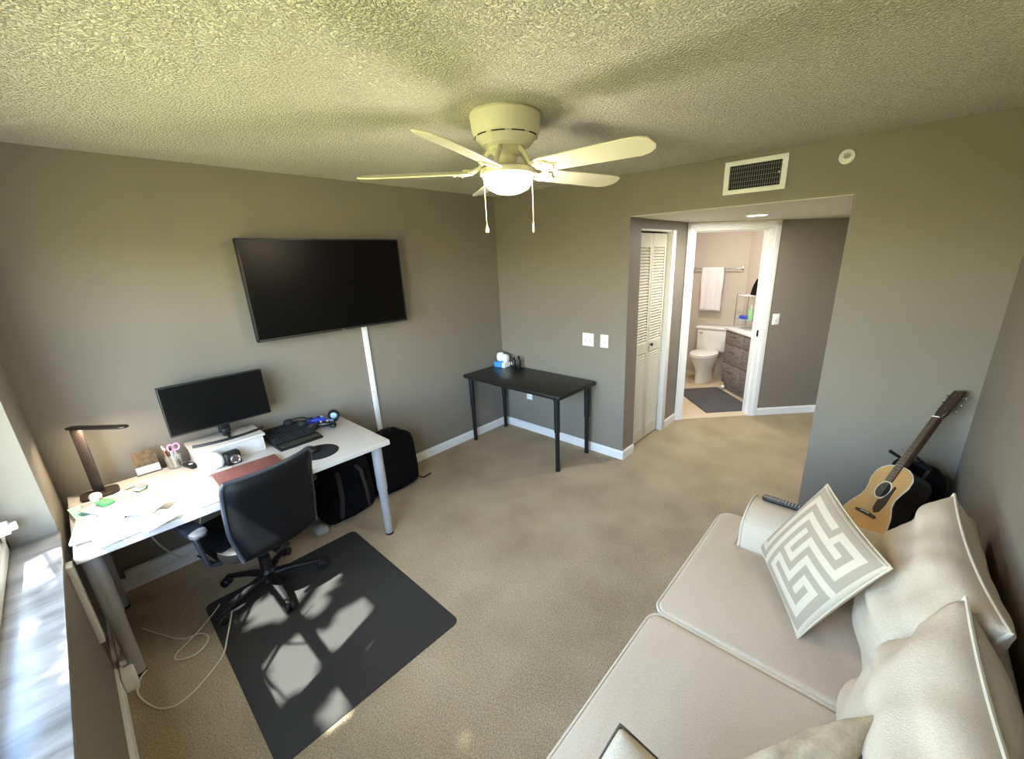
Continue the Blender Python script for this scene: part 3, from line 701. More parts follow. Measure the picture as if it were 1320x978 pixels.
def cable(name, pts, r, m, label, **k):
    P = [Vector(p) for p in pts]; out = []
    for i in range(len(P)-1):
        p0 = P[max(i-1, 0)]; p1 = P[i]; p2 = P[i+1]; p3 = P[min(i+2, len(P)-1)]
        for j in range(6):
            t = j/6
            out.append(.5*((2*p1)+(-p0+p2)*t+(2*p0-5*p1+4*p2-p3)*t*t+(-p0+3*p1-3*p2+p3)*t*t*t))
    out.append(P[-1])
    return tag(MB().tube(out, r, 7).build(name, m), label, 'cable')
cable('cable', [(.80, -3.30, .008), (.83, -3.327, .006), (.93, -3.345, .006), (1.09, -3.29, .006), (1.12, -3.20, .006), (1.01, -3.05, .006), (.88, -2.99, .008), (.72, -2.93, .012)], .0035, 'cable', 'white cable looping over the carpet from the desk leg to the mat')
cable('cable', [(.60, -2.96, .012), (.66, -3.02, .006), (.75, -3.12, .006), (.80, -3.19, .006), (.85, -3.19, .006), (.88, -3.12, .006), (.82, -3.06, .006), (.75, -3.08, .009), (.70, -3.16, .006), (.45, -3.28, .006)], .003, 'cable', 'thin white cable coiled on the carpet nearer the desk')
cable('cable', [(.08, -2.93, .12), (.22, -2.95, .24), (.30, -2.90, .42), (.25, -2.86, .60), (.16, -2.84, .69)], .004, 'cable', 'white cable hanging in a curve from the desk to the wall strip')
cable('cable', [(.09, -3.0, .10), (.2, -3.05, .2), (.3, -3.12, .42), (.2, -3.15, .69)], .004, 'cable', 'white cable hanging nearest the left end under the desk')
cable('cable', [(.06, -2.95, .06), (.16, -2.88, .01), (.24, -2.75, .008), (.20, -2.6, .008), (.27, -2.45, .008)], .006, 'cableb', 'black cable trailing along the carpet under the desk')
ad = tag(MB().box(-.03, .03, -.075, .075, 0, .035, bev=.006).build('power_adapter', 'black', loc=(.17, -2.80, .0)), 'black power adapter brick on the carpet below the wall strip', 'adapter')

# ------------------------------------------------------------------ floor mat
fm = thing('chair_mat', 'dark grey rectangular chair mat on the carpet', 'mat', (1.145, -2.585, 0), -.01)
def rrect(w, h, r, n=6):
    out = []
    for cx, cy, a0 in ((w/2-r, h/2-r, 0), (-w/2+r, h/2-r, PI/2), (-w/2+r, -h/2+r, PI), (w/2-r, -h/2+r, 3*PI/2)):
        out += [(cx+r*math.cos(a0+PI/2*k/n), cy+r*math.sin(a0+PI/2*k/n)) for k in range(n+1)]
    return out
MB().poly(rrect(1.215, .885, .04), 0, .004, bev=.0012, seg=1).build('mat_sheet', 'mat', fm)

# ------------------------------------------------------------------ office chair
ch = thing('office_chair', 'black leather office chair on castors pushed up to the desk', 'chair', (.675, -2.715, .004), .22)
for k in range(5):
    a = math.radians(60+72*k); R_ = Rz(a)
    lg = MB().tube([(.02, 0, .10), (.12, 0, .095), (.27, 0, .066)], [.027, .022, .016], 10, flat=.7, T=R_).build('base_leg', 'black', ch)
    cs = MB().tube([(.27, 0, .066), (.27, 0, .045)], .008, 8, T=R_)
    cs.build('castor_stem', 'chrome', lg)
    w_ = MB()
    for s in (-1, 1): w_.lathe([(0, -.011), (.022, -.011), (.026, -.006), (.026, .006), (.022, .011), (0, .011)], 18, T=R_ @ Tr(.285, s*.015, .026) @ Matrix.Rotation(PI/2, 4, 'X'))
    w_.blob(.28, 0, .038, .05, .022, .028, e=.7, n=8, T=R_)
    w_.build('castor', 'black', lg)
MB().lathe([(0, .06), (.04, .06), (.042, .12), (.03, .135), (.03, .22), (.018, .225), (.018, .36), (0, .36)], 20).build('gas_column', 'black', ch)
MB().box(-.09, .09, -.07, .07, .34, .385, bev=.01).tube([(-.03, -.07, .365), (-.03, -.20, .36)], .007, 8).build('tilt_mechanism', 'black', ch)
MB().blob(-.01, 0, .43, .50, .49, .10, e=.45, n=24).build('seat', 'leather', ch)
# backrest: curved slab leaning back, its rear toward +x
Tb = Tr(.262, 0, .425) @ Matrix.Rotation(.11, 4, 'Y')
bk = MB()
nU, nV = 18, 18; front = []; back = []
def bpt(u, v, side):
    hwid = .222*(1-.10*max(0, (.35-v))/.35*1.2)
    if v > .9: hwid *= math.sqrt(max(.0, 1-((v-.9)/.1)**2*.12))
    y = (u*2-1)*hwid; z = v*.47
    x = .035*(1-(2*u-1)**2) - .03*math.sin(v*PI)
    eu = min(u, 1-u)*2; ev = min(v, 1-v)*2
    th = .034*min(1, (eu*5)**.5)*min(1, (ev*5)**.5)
    return Vector((x+side*th, y, z))
gridF = [[bk.bm.verts.new(Tb @ bpt(i/nU, j/nV, -1)) for j in range(nV+1)] for i in range(nU+1)]
gridB = [[(gridF[i][j] if i in (0, nU) or j in (0, nV) else bk.bm.verts.new(Tb @ bpt(i/nU, j/nV, 1))) for j in range(nV+1)] for i in range(nU+1)]
for G in (gridF, gridB):
    for i in range(nU):
        for j in range(nV):
            try: bk.bm.faces.new((G[i][j], G[i+1][j], G[i+1][j+1], G[i][j+1]))
            except ValueError: pass
bko = bk.build('backrest', 'leather', ch, 60)
bd = [Tb @ bpt(i/nU, 1, 0) for i in range(nU+1)]; sideL = [Tb @ bpt(0, j/nV, 0) for j in range(nV+1)]; sideR = [Tb @ bpt(1, j/nV, 0) for j in range(nV, -1, -1)]
MB().tube(sideL+bd[1:]+sideR[1:], .011, 8).build('highlight_trim', 'leatherg', bko)  # rim kept lighter grey to put highlights along the edges of the back
MB().box(.10, .25, -.04, .04, .355, .38, bev=.008).tube([(.22, 0, .37), (.262, 0, .385), (.275, 0, .425)], .022, 8, flat=.6).build('back_bracket', 'black', ch)
for s in (-1, 1):
    ar = MB().tube([(.10, s*.23, .39), (.10, s*.285, .41), (.09, s*.295, .52), (.06, s*.295, .60)], .016, 8, flat=.7).build('armrest_support', 'leatherg', ch)
    MB().blob(.03, s*.292, .615, .26, .08, .035, e=.5, n=16).build('armrest_pad', 'leatherg', ar)

# ------------------------------------------------------------------ sofa
sofa = thing('sofa', 'beige linen sofa with loose cushions along the right wall', 'sofa')
SY0, SY1 = -2.98, -.94
ST = .455
MB().box(2.80, 3.60, SY0+.02, SY1-.02, .07, .30, bev=.02, seg=3).build('sofa_base', 'sofa', sofa)
def arm_mb(y0, y1):
    n = 10; r = (y1-y0)/2; cy = (y0+y1)/2; pr = []
    pr += [(y0, .07), (y1, .07), (y1, .56)]
    for k in range(1, n): 
        t = PI*k/n; pr.append((cy+r*math.cos(t), .56+.085*math.sin(t)))
    pr.append((y0, .56))
    return MB().poly(pr, 2.85, 3.60, axis='x', bev=.018, seg=3)
a1 = arm_mb(-1.25, SY1).build('sofa_arm', 'sofa', sofa)
a2 = arm_mb(SY0, SY0+.31).build('sofa_arm', 'sofa', sofa)
for a, (y0, y1) in ((a1, (-1.25, SY1)), (a2, (SY0, SY0+.31))):
    r = (y1-y0)/2; cy = (y0+y1)/2
    pts = [(2.853, y0+.004, .09), (2.853, y0+.004, .56)]+[(2.853, cy+(r-.004)*math.cos(PI-PI*k/10), .56+.081*math.sin(PI*k/10)) for k in range(1, 10)]+[(2.853, y1-.004, .56), (2.853, y1-.004, .09)]
    MB().tube(pts, .005, 6).build('piping', 'piping', a)
MB().poly([(3.38, .07), (3.62, .07), (3.635, .78), (3.60, .82), (3.50, .82), (3.47, .79)], SY0+.02, SY1-.03, axis='y', bev=.025, seg=3).build('sofa_back', 'sofa', sofa)
for x in (2.86, 3.54):
    for y in (SY0+.08, SY1-.08): MB().lathe([(0, 0), (.02, 0), (.028, .07), (0, .07)], 12, cx=x, cy=y).build('sofa_foot', 'wooddark', sofa)
def seat_cushion(pts, rad, ins):
    """outline -> puffy box cushion with rounded plan corners"""
    out = []
    n = len(pts)
    for i in range(n):
        p0, p1, p2 = Vector(pts[i-1]), Vector(pts[i]), Vector(pts[(i+1) % n])
        a = (p0-p1).normalized(); b = (p2-p1).normalized(); r = rad[i]
        if r <= 0: out.append(tuple(p1)); continue
        s, e = p1+a*r, p1+b*r; cc = p1+a*r+b*r
        for k in range(7):
            t = k/6; q = s.lerp(e, t); v = q-cc
            out.append(tuple(cc+v.normalized()*r))
    return out
def cushion_obj(out, z0, z1, parent):
    o = MB().poly(out, z0, z1, bev=.022, seg=4).build('seat_cushion', 'sofa', parent, 60)
    for zz in (z1-.010, z0+.010):
        MB().tube([(x, y, zz) for x, y in out], .0055, 6, closed=True).build('piping', 'piping', o)
    # crown of the cushion
    return o
F1 = [(2.70, -1.862), (3.42, -1.862), (3.42, -1.262), (2.845, -1.262), (2.845, -1.0), (2.70, -1.0)]
F2 = [(2.70, -1.868), (2.70, -2.93), (2.845, -2.93), (2.845, -2.66), (3.42, -2.66), (3.42, -1.868)]
c1 = cushion_obj(seat_cushion(F1, [.05, .03, .03, .025, .03, .07], 0), .295, ST+.02, sofa)
c2 = cushion_obj(seat_cushion(F2[::-1], [.03, .03, .025, .03, .07, .05], 0), .295, ST+.02, sofa)

def pillow(name, parent, mats, corners=None, w=.45, h=.45, t=.14, T=Matrix.Identity(4), n=36, pinch=.06, pat=None, sag=0, pipe='piping', pr=.005, wr=.0, seed=0, ex=.42):
    """square cushion in local XZ plane (x across, z up), thickness along y"""
    b = MB(); rows = []
    def P(i, j, s):
        u, v = 2*i/n-1, 2*j/n-1
        px = u*w/2*(1-pinch*(1-v*v)); pz = v*h/2*(1-pinch*(1-u*u))
        k = max(0, (1-u*u)*(1-v*v))**ex
        d = t/2*k*(1-.35*sag*v)
        if wr: d += wr*k**.3*(noise.noise(Vector((px*3+seed, pz*14, s*3+seed)))+.5*noise.noise(Vector((px*9+seed, pz*9, s*3))))*(0 if k < .02 else 1)
        pz -= sag*.02*(1-u*u)*(v+1)/2
        return T @ Vector((px, s*d, pz+h/2))
    F_ = [[b.bm.verts.new(P(i, j, -1)) for j in range(n+1)] for i in range(n+1)]
    K_ = [[(F_[i][j] if i in (0, n) or j in (0, n) else b.bm.verts.new(P(i, j, 1))) for j in range(n+1)] for i in range(n+1)]
    for gi, G in enumerate((F_, K_)):
        for i in range(n):
            for j in range(n):
                try: f = b.bm.faces.new((G[i][j], G[i+1][j], G[i+1][j+1], G[i][j+1]))
                except ValueError: continue
                if pat: f.material_index = pat(i/n, j/n)
    brd = [P(i, 0, 0) for i in range(n+1)]+[P(n, j, 0) for j in range(1, n+1)]+[P(i, n, 0) for i in range(n-1, -1, -1)]+[P(0, j, 0) for j in range(n-1, 0, -1)]
    o = b.build(name, mats, parent, 80)
    if pipe: MB().tube(brd, pr, 6, closed=True).build('piping', pipe, o if parent is not None else parent)
    return o
def frame3(org, xax, zax):
    x = Vector(xax).normalized(); z = Vector(zax); z = (z-x*z.dot(x)).normalized(); y = z.cross(x)
    return Matrix(((x.x, y.x, z.x, org[0]), (x.y, y.y, z.y, org[1]), (x.z, y.z, z.z, org[2]), (0, 0, 0, 1)))

# back cushions: removable
bcA = thing('back_cushion', 'large beige back cushion nearest the guitar on the sofa', 'cushion', group='loose back cushions on the sofa',
            mtx=frame3((3.395, -1.465, .462), (.08, -1, 0), (.34, .02, 1)))
pillow('cushion_body', bcA, 'sofa', w=.74, h=.50, t=.27, pinch=.07, wr=.032, seed=3, sag=.6, n=44, ex=.36)
bcB = thing('back_cushion', 'large beige back cushion nearer the camera on the sofa', 'cushion', group='loose back cushions on the sofa',
            mtx=frame3((3.415, -2.13, .468), (.08, -1, 0), (.25, .03, 1)))
pillow('cushion_body', bcB, 'sofa', w=.72, h=.50, t=.27, pinch=.07, wr=.032, seed=11, sag=.6, n=44, ex=.36)

# patterned pillow (maze weave)
def labyrinth(n, seed):
    """lines of a woven labyrinth: a spanning tree over n x n nodes that favours straight runs"""
    rnd = random.Random(seed); seen = {(0, 0)}; stack = [((0, 0), (1, 0))]; E = []
    while stack:
        (x, y), d = stack[-1]
        opts = [(dx, dy) for dx, dy in ((1, 0), (-1, 0), (0, 1), (0, -1)) if 0 <= x+dx < n and 0 <= y+dy < n and (x+dx, y+dy) not in seen]
        if not opts: stack.pop(); continue
        c = d if d in opts and rnd.random() < .62 else rnd.choice(opts)
        q = (x+c[0], y+c[1]); seen.add(q); E.append(((x, y), q)); stack.append((q, c))
    return E
LN = 8; LINES = labyrinth(LN, 12)
def mz(u, v):
    x, y = u*LN-.5+.01, v*LN-.5+.01
    for (a, b), (c, d) in LINES:
        if min(a, c)-.22 <= x <= max(a, c)+.22 and min(b, d)-.22 <= y <= max(b, d)+.22: return 1
    return 0
tp_ = thing('throw_pillow', 'square throw pillow with an ivory and grey maze pattern by the far sofa arm', 'pillow',
            mtx=frame3(((2.953+3.167)/2, (-1.29-1.65)/2, .50), (3.167-2.953, -1.65+1.29, -.045), (3.37-3.167, -1.575+1.65, .385)))
pillow('pillow_body', tp_, ['pill_l', 'pill_d'], w=.44, h=.43, t=.13, n=80, pat=mz, pinch=.05, pipe='pill_l', pr=.004)
def corner_pillow(T0, a, b, label, m, **k):
    """pillow from one corner and its two edge directions (soft, so the corner may be squeezed)"""
    T0, a, b = Vector(T0), Vector(a), Vector(b); x = a.normalized(); z = -b.normalized(); y = z.cross(x).normalized(); o = a/2+b
    t = thing('throw_pillow', label, 'pillow', tuple(T0+o))
    pillow('pillow_body', t, m, w=a.length, h=b.length, T=Matrix(((x.x, y.x, z.x, 0), (x.y, y.y, z.y, 0), (x.z, y.z, z.z, 0), (0, 0, 0, 1))), **k)
corner_pillow((3.405, -2.05, .765), (-.12, -.40, -.05), (-.32, -.36, -.16), 'tan floral throw pillow with dark edging at the bottom of the photo', 'floral', t=.17, n=40, pinch=.07, pipe='pipingdark', pr=.004, wr=.012, seed=5)
corner_pillow((2.90, -2.50, .75), (-.03, -.38, -.12), (.33, .02, -.10), 'pale throw pillow with dark edging left of the floral one', 'sofa', t=.15, n=36, pinch=.0, pipe='pipingdark', pr=.004)

rc = thing('remote_control', 'black remote control on the far sofa arm', 'remote', (2.985, -1.045, .6465), -.03)
MB().poly(rrect(.19, .042, .018), 0, .016, bev=.004, seg=2).build('remote_body', 'black', rc)
rb_ = MB()
for i in range(7):
    for j in range(3): rb_.lathe([(0, .0185), (.0035, .018), (.0035, .015), (0, .015)], 8, cx=-.02+i*.014, cy=(j-1)*.011)
rb_.build('remote_buttons', 'gtext', rc)

# ------------------------------------------------------------------ guitar on stand + gig bag
GX = Vector((.517, -.808, .283)); GY = Vector((.311, .485, .817)); GZ = GX.cross(GY)
GX.normalize(); GY = (GY-GX*GY.dot(GX)).normalized(); GZ = GX.cross(GY)
GN = Vector((3.508, -.125, .935))
GM = Matrix(((GX.x, GY.x, GZ.x, GN.x), (GX.y, GY.y, GZ.y, GN.y), (GX.z, GY.z, GZ.z, GN.z), (0, 0, 0, 1)))
gt = thing('acoustic_guitar', 'acoustic guitar with a honey-coloured top leaning in the far right corner', 'guitar', mtx=GM)
def gprof(t):  # t 0..1 from neck joint to bottom: half width
    k = [(0, 0), (.02, .07), (.06, .115), (.13, .142), (.22, .146), (.32, .128), (.40, .119), (.48, .13), (.60, .172), (.72, .196), (.82, .196), (.90, .175), (.96, .125), (.99, .065), (1, 0)]
    for (a, b), (c, d) in zip(k, k[1:]):
        if a <= t <= c:
            f = (t-a)/(c-a); return b+(d-b)*f
    return 0
ts = [.0, .005, .02, .04, .07]+[.1+k*.03 for k in range(27)]+[.92, .95, .975, .99, .998, 1]
BL = .49; y0_ = -.325
outl = [(gprof(t), y0_-t*BL) for t in ts]; outl = outl+[(-x, y) for x, y in outl[::-1][1:-1]]
gb_ = MB().poly(outl, -.105, -.004).build('guitar_body', mat('near_black_mahogany', srgb(26, 17, 13), .35), gt, 50)
MB().poly([(x*.985, y0_-.004+(y-y0_)*.985) for x, y in outl], -.005, .0).build('soundboard', 'woodlight', gt)
MB().tube([(x*.992, y, -.002) for x, y in outl], .003, 5, closed=True).build('binding', 'cream', gt)
MB().lathe([(.048, .0005), (.056, .0005), (.056, .0015), (.048, .0015)], 32, T=Tr(0, -.485, 0)).build('rosette', 'cream', gt)
MB().lathe([(0, .0005), (.048, .0005), (.048, .0012), (0, .0012)], 32, T=Tr(0, -.485, 0)).build('soundhole', 'dark', gt)
MB().poly([(.012, -.545), (.03, -.54), (.052, -.50), (.062, -.445), (.075, -.45), (.078, -.50), (.085, -.56), (.075, -.61), (.045, -.625), (.018, -.60)], .0006, .0022).build('pickguard', 'wooddark', gt)
MB().poly([(-.08, -.655), (-.085, -.640), (-.03, -.632), (.03, -.632), (.085, -.640), (.08, -.655)], .0, .009, bev=.002, seg=1).build('bridge', 'wooddark', gt)
B(-.036, .036, -.642, -.639, .008, .012).build('saddle', 'white', gt)
nk = MB().poly([(-.022, 0), (.022, 0), (.028, -.325), (-.028, -.325)], -.022, 0, bev=.006, seg=2).build('neck', 'wooddark', gt)
MB().poly([(-.021, 0), (.021, 0), (.028, -.43), (-.028, -.43)], .0005, .006).build('fretboard', mat('brown_fretboard', srgb(78, 56, 46), .5), nk)
fr = MB()
for k in range(1, 19):
    y = -.648*(1-2**(-k/12)); ww_ = .021+.007*(-y/.43)
    fr.box(-ww_, ww_, y-.001, y+.001, .006, .0072)
fr.build('frets', 'chrome', nk)
B(-.022, .022, -.002, .004, .0, .009).build('nut', 'white', nk)
hdk = MB().poly([(-.024, .002), (.024, .002), (.036, .035), (.038, .15), (.032, .185), (.0, .178), (-.032, .185), (-.038, .15), (-.036, .035)], -.018, -.002, bev=.002, seg=1, T=Matrix.Rotation(-.06, 4, 'X')).build('headstock', 'wooddark', gt)
for s in (-1, 1):
    for k in range(3):
        MB().tube([(s*.036, .055+k*.042, -.02), (s*.058, .055+k*.042, -.024)], .003, 6).blob(s*.062, .055+k*.042, -.025, .012, .018, .010, e=.8, n=8).tube([(s*.024, .055+k*.042, -.014), (s*.024, .055+k*.042, .008)], .003, 6).build('tuning_peg', 'chrome', hdk)
st = MB()
for k in range(6):
    x = (k-2.5); st.tube([(x*.0072, .0, .0095), (x*.0105, -.64, .012)], .0006, 4)
st.build('strings', 'chrome', gt)

def gp(x, y, z): return GM @ Vector((x, y, z))
gs = thing('guitar_stand', 'black guitar stand with a neck yoke holding the acoustic guitar', 'guitar stand', (0, 0, 0))
pole_t = gp(0, -.26, -.13); cr = Vector((3.37, -.30, .22)) 
cr = gp(0, -.835, -.155)
MB().tube([pole_t, cr.lerp(pole_t, .4), Vector((cr.x+.01, cr.y, cr.z))], .011, 8).build('stand_pole', 'black', gs)
MB().tube([gp(-.10, -.262, .03), gp(-.085, -.27, -.05), pole_t, gp(.085, -.27, -.05), gp(.10, -.262, .03)], .009, 8).build('neck_yoke', 'black', gs)
MB().tube([gp(-.10, -.80, .03), gp(-.11, -.835, -.13), cr, gp(.11, -.835, -.13), gp(.10, -.80, .03)], .009, 8).build('cradle', 'black', gs)
hub_ = cr
for dx_, dy_ in ((-.22, -.05), (.10, -.22), (.12, .22)):
    MB().tube([hub_, (hub_.x+dx_*.5, hub_.y+dy_*.5, hub_.z*.6), (hub_.x+dx_, hub_.y+dy_, .008)], .009, 8).build('leg', 'black', gs)
gg = thing('gig_bag', 'black padded gig bag standing in the corner behind the guitar', 'bag', (3.49, -.152, 0), .0)
MB().blob(0, 0, .32, .31, .25, .64, e=.3, n=20, nz=.1, zf=lambda p: Vector((p.x*(1-.25*(p.z/.62+.5)), p.y*(1-.25*(p.z/.62+.5)), p.z))).build('bag_body', 'bag', gg)
MB().tube([(-.04, 0, .6), (-.03, 0, .66), (.03, 0, .66), (.04, 0, .6)], .008, 8).build('grab_handle', 'strap', gg)
MB().box(.02, .05, -.118, -.112, .50, .58, bev=.001).build('bag_tag', mat('dark_green_tag', srgb(34, 92, 44), .6), gg)

# ------------------------------------------------------------------ bathroom
def W3(s, n, z): return MW @ Vector((s, n, z))
tw = thing('towel_bar', 'metal towel bar on the bathroom back wall', 'towel bar', (1.18, 3.35, 1.60))
MB().tube([(-.33, -.06, 0), (.33, -.06, 0)], .009, 10).build('bar', 'chrome', tw)
for s in (-1, 1): MB().lathe([(0, 0), (.022, 0), (.022, .008), (.010, .012), (.010, .066), (0, .068)], 14, T=Tr(s*.33, 0, 0) @ RX).build('bar_post', 'chrome', tw)
tl_ = MB(); n = 24; nz_ = 20
def tpt(i, j, side):
    u = i/n; y = -.06-side*(.012+.004*math.sin(u*PI*5+side))-.006*side*math.sin(u*PI*7+1)*(j/nz_)
    return Vector((-.15+.30*u+.012*math.sin(j*.3)*(u-.5), y, .012-.62*j/nz_*(1 if side > 0 else .9)))
for i in range(n):
    for side in (1, -1):
        pass
G1 = [[tl_.bm.verts.new(tpt(i, j, 1)) for j in range(nz_+1)] for i in range(n+1)]
G2 = [[tl_.bm.verts.new(tpt(i, j, -1)) for j in range(nz_+1)] for i in range(n+1)]
for G in (G1, G2):
    for i in range(n):
        for j in range(nz_): tl_.bm.faces.new((G[i][j], G[i+1][j], G[i+1][j+1], G[i][j+1]))
for i in range(n): tl_.bm.faces.new((G1[i][0], G1[i+1][0], G2[i+1][0], G2[i][0]))
to = tl_.build('towel', 'towel', None, 80, loc=(1.13, 3.35, 1.60))
md = to.modifiers.new('thickness', 'SOLIDIFY'); md.thickness = .008; md.offset = 1
tag(to, 'white towel folded over the bathroom towel bar', 'towel')

tt = thing('toilet', 'white two-piece toilet with a closed lid against the bathroom back wall', 'toilet', (1.235, 3.335, 0))
MB().box(-.215, .215, -.19, -.01, .40, .735, bev=.03, seg=4, T=Matrix.Identity(4)).build('tank', 'ceramic', tt)
MB().box(-.235, .235, -.205, 0, .735, .77, bev=.012, seg=3).build('tank_lid', 'ceramic', tt)
MB().tube([(-.17, -.195, .68), (-.17, -.21, .68), (-.12, -.213, .675)], .008, 8).build('flush_handle', 'chrome', tt)
def bowl_pt(t, r, z): return (r*.185*math.cos(t), -.20-.24+(-.24 if math.sin(t) < 0 else .20)*r*-math.sin(t)*-1, z)
bw = MB(); rg = []
for z, r, sy, oy in ((0, .60, .30, -.36), (.03, .57, .28, -.36), (.16, .55, .26, -.37), (.24, .72, .25, -.39), (.31, .92, .26, -.42), (.37, 1.0, .275, -.435), (.395, 1.0, .28, -.44)):
    rg.append([bw.bm.verts.new((r*.18*math.cos(2*PI*k/32), oy+sy*math.sin(2*PI*k/32)*(.95 if r > .7 else .9), z)) for k in range(32)])
for A, B_ in zip(rg, rg[1:]):
    for k in range(32): bw.bm.faces.new((A[k], A[(k+1) % 32], B_[(k+1) % 32], B_[k]))
bw.bm.faces.new(rg[0][::-1]); bw.bm.faces.new(rg[-1])
bw.build('bowl', 'ceramic', tt, 60)
oval = lambda sx, sy, oy: [(sx*math.cos(2*PI*k/36), oy+sy*math.sin(2*PI*k/36)) for k in range(36)]
MB().poly(oval(.188, .275, -.44), .396, .418, bev=.006, seg=2).build('toilet_seat', 'ceramic', tt)
MB().poly(oval(.186, .270, -.44), .420, .440, bev=.009, seg=3).build('toilet_lid', 'ceramic', tt)

va = thing('vanity', 'grey driftwood bathroom vanity with a white countertop', 'vanity', mtx=MW.copy())
V0, V1 = .14, 1.04
MB().box(1.10, 1.55, V0, V1, .10, .83).box(1.14, 1.55, V0, V1, 0, .10).build('cabinet', 'vanity', va)
MB().box(1.075, 1.555, V0-.01, V1+.015, .83, .862, bev=.005).build('countertop', 'counter', va)
for k, (a, b) in enumerate(((V1-.44, V1-.015), (V0+.015, V1-.46))):
    for j, (z0_, z1_) in enumerate(((.66, .81), (.40, .645), (.125, .385))):
        dr = B(1.085, 1.102, a, b, z0_, z1_, bev=.003).build('drawer', 'vanity', va)
        MB().tube([(1.068, (a+b)/2-.06, (z0_+z1_)/2+.03), (1.068, (a+b)/2+.06, (z0_+z1_)/2+.03)], .004, 6).build('handle', 'bronze', dr)
rk = thing('countertop_shelf', 'two-tier metal wire shelf standing on the vanity countertop', 'shelf', mtx=MW @ Tr(1.33, .86, .862))
rkm = MB()
for x in (-.17, .17):
    for y in (-.14, .12): rkm.tube([(x, y, 0), (x, y, .44)], .006, 8)
for z in (.12, .42):
    for y in (-.14, .12): rkm.tube([(-.17, y, z), (.17, y, z)], .005, 6)
    for x in (-.17, .17): rkm.tube([(x, -.14, z), (x, .12, z)], .005, 6)
rkm.build('shelf_frame', 'chrome', rk)
for z in (.12, .42): B(-.168, .168, -.138, .118, z, z+.006).build('shelf_tray', 'white' if z > .3 else 'pblue', rk)
hb = thing('toiletry_bag', 'black triangular bag on top of the wire shelf', 'bag', mtx=MW @ Tr(1.33, .80, 1.288))
MB().poly([(-.12, 0), (.12, 0), (.075, .12), (.01, .21), (-.03, .2)], -.04, .04, axis='x', bev=.01).build('bag_body', 'bag', hb)
lo = thing('lotion_bottle', 'pale green lotion bottle on the lower tier of the wire shelf', 'bottle', mtx=MW @ Tr(1.24, .76, .988))
MB().lathe([(0, 0), (.03, 0), (.032, .01), (.032, .12), (.02, .145), (0, .147)], 18).build('bottle_body', 'bottle', lo)
MB().lathe([(0, .147), (.012, .147), (.012, .175), (0, .175)], 12).tube([(0, 0, .175), (0, 0, .19), (-.025, 0, .19)], .004, 6).build('pump', 'white', lo)
tag(MB().blob(0, 0, .02, .10, .14, .04, e=.6, n=12, nz=.2, T=MW @ Tr(1.24, .90, .988)).build('wash_cloth', 'blue'), 'blue cloth on the lower tier of the wire shelf', 'cloth')
rg_ = thing('bath_mat', 'grey bath mat on the bathroom floor in front of the vanity', 'bath mat', mtx=MW @ Tr(.75, .585, .004))
MB().poly(rrect(.60, .90, .015), 0, .014, bev=.004, seg=2).build('mat_pile', 'rug', rg_)
tag(MB().lathe([(0, 0), (.07, 0), (.09, .26), (.085, .26), (.068, .01), (0, .01)], 24).build('waste_bin', 'black', loc=(.86, 3.0, .004)), 'black waste bin on the floor left of the toilet', 'bin')
tag(MB().lathe([(0, 0), (.02, .004), (.03, .02), (.02, .04), (0, .045)], 12).build('door_stop', 'white', loc=tuple(W3(1.09, .97, .02))), 'small white round object on the floor at the vanity corner', 'door stop')
# threshold
struct(MB().box(.09, .885, -.01, .12, .0, .008, bev=.002, T=MW), 'trim_2', mat('brass_threshold', srgb(206, 190, 160), .5))
bl = thing('bathroom_light', 'round flush light on the bathroom ceiling', 'ceiling light', (1.35, 2.4, 2.42))
MB().lathe([(0, 0), (.15, 0), (.15, -.02), (.12, -.05), (0, -.06)], 28).build('diffuser', mat('lit_bath_diffuser', srgb(255, 250, 245), .5, emit=srgb(255, 240, 222), estr=7), bl)

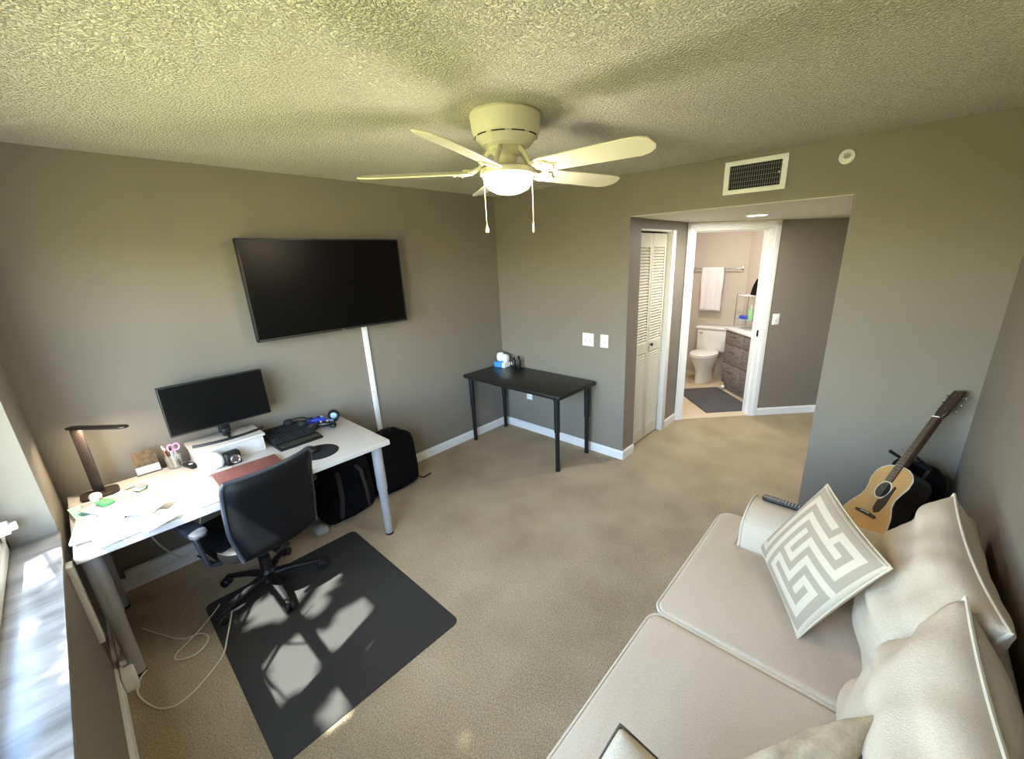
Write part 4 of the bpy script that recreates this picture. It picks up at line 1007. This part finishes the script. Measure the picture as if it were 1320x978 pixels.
# ------------------------------------------------------------------ lights
def light(kind, name, loc, energy, col, **k):
    l = bpy.data.lights.new(name, kind); l.energy = energy; l.color = col
    for a, b in k.items(): setattr(l, a, b)
    o = bpy.data.objects.new(name, l); C.objects.link(o); o.location = loc; return o
so = light('SUN', 'sun', (0, -8, 8), 30, (1, .965, .93), angle=math.radians(.53))
so.rotation_euler = SUN.to_track_quat('Z', 'Y').to_euler()
light('POINT', 'fan_bulb', (1.83, -1.69, 2.085), 11, (1, .88, .66), shadow_soft_size=.06)
light('AREA', 'lamp_led', (0, 0, 0), 1.5, (1, .85, .62), shape='RECTANGLE', size=.22, size_y=.026).matrix_world = Tr(.215, -3.245, DZ) @ Th @ Tr(.13, 0, -.006)
light('AREA', 'bath_bulb', (1.35, 2.4, 2.34), 8, (1, .93, .86), shape='DISK', size=.25)
light('AREA', 'hall_bulb', (2.207, .968, ZH-.012), 15, (1, .95, .88), shape='DISK', size=.15)
pt = light('AREA', 'window_portal', ((WX0+WX1)/2, -3.61, (WZ0+WZ1)/2), 1, (1, 1, 1), shape='RECTANGLE', size=WX1-WX0, size_y=WZ1-WZ0)
pt.rotation_euler = (PI/2, 0, 0); pt.data.cycles.is_portal = True

wd = bpy.data.worlds.new('sky'); SC.world = wd; wd.use_nodes = True
N = wd.node_tree.nodes; Lk = wd.node_tree.links
sk = N.new('ShaderNodeTexSky'); sk.sky_type = 'NISHITA'; sk.sun_disc = False; sk.sun_elevation = math.radians(58); sk.sun_rotation = math.radians(160)
sk.air_density = 1; sk.dust_density = 1
N['Background'].inputs['Strength'].default_value = 2.8
Lk.new(sk.outputs[0], N['Background'].inputs['Color'])

# ------------------------------------------------------------------ camera
yaw, pitch, roll = -.7261970, -.3026210, -.0354741
cy_, sy_, cp_, sp_ = math.cos(yaw), math.sin(yaw), math.cos(pitch), math.sin(pitch)
f = Vector((sy_*cp_, cy_*cp_, sp_)); r = Vector((cy_, -sy_, 0)); u = r.cross(f)
rr = r*math.cos(roll)+u*math.sin(roll); uu = -r*math.sin(roll)+u*math.cos(roll)
cam = bpy.data.cameras.new('camera'); co = bpy.data.objects.new('camera', cam); C.objects.link(co)
co.matrix_world = Matrix(((rr.x, uu.x, -f.x, 3.234447), (rr.y, uu.y, -f.y, -3.156559), (rr.z, uu.z, -f.z, 1.853585), (0, 0, 0, 1)))
cam.sensor_fit = 'HORIZONTAL'; cam.sensor_width = 36; cam.lens = 529.63923/1320*36
cam.shift_x = -26.4807/1320; cam.shift_y = 7.4228/1320; cam.clip_start = .02
SC.camera = co
vs = SC.view_settings; vs.view_transform = 'Standard'; vs.look = 'None'; vs.gamma = 1; vs.use_curve_mapping = False; vs.exposure = 1.0
SC.cycles.max_bounces = 10; SC.cycles.diffuse_bounces = 6; SC.cycles.transparent_max_bounces = 12
SC.cycles.sample_clamp_indirect = 8
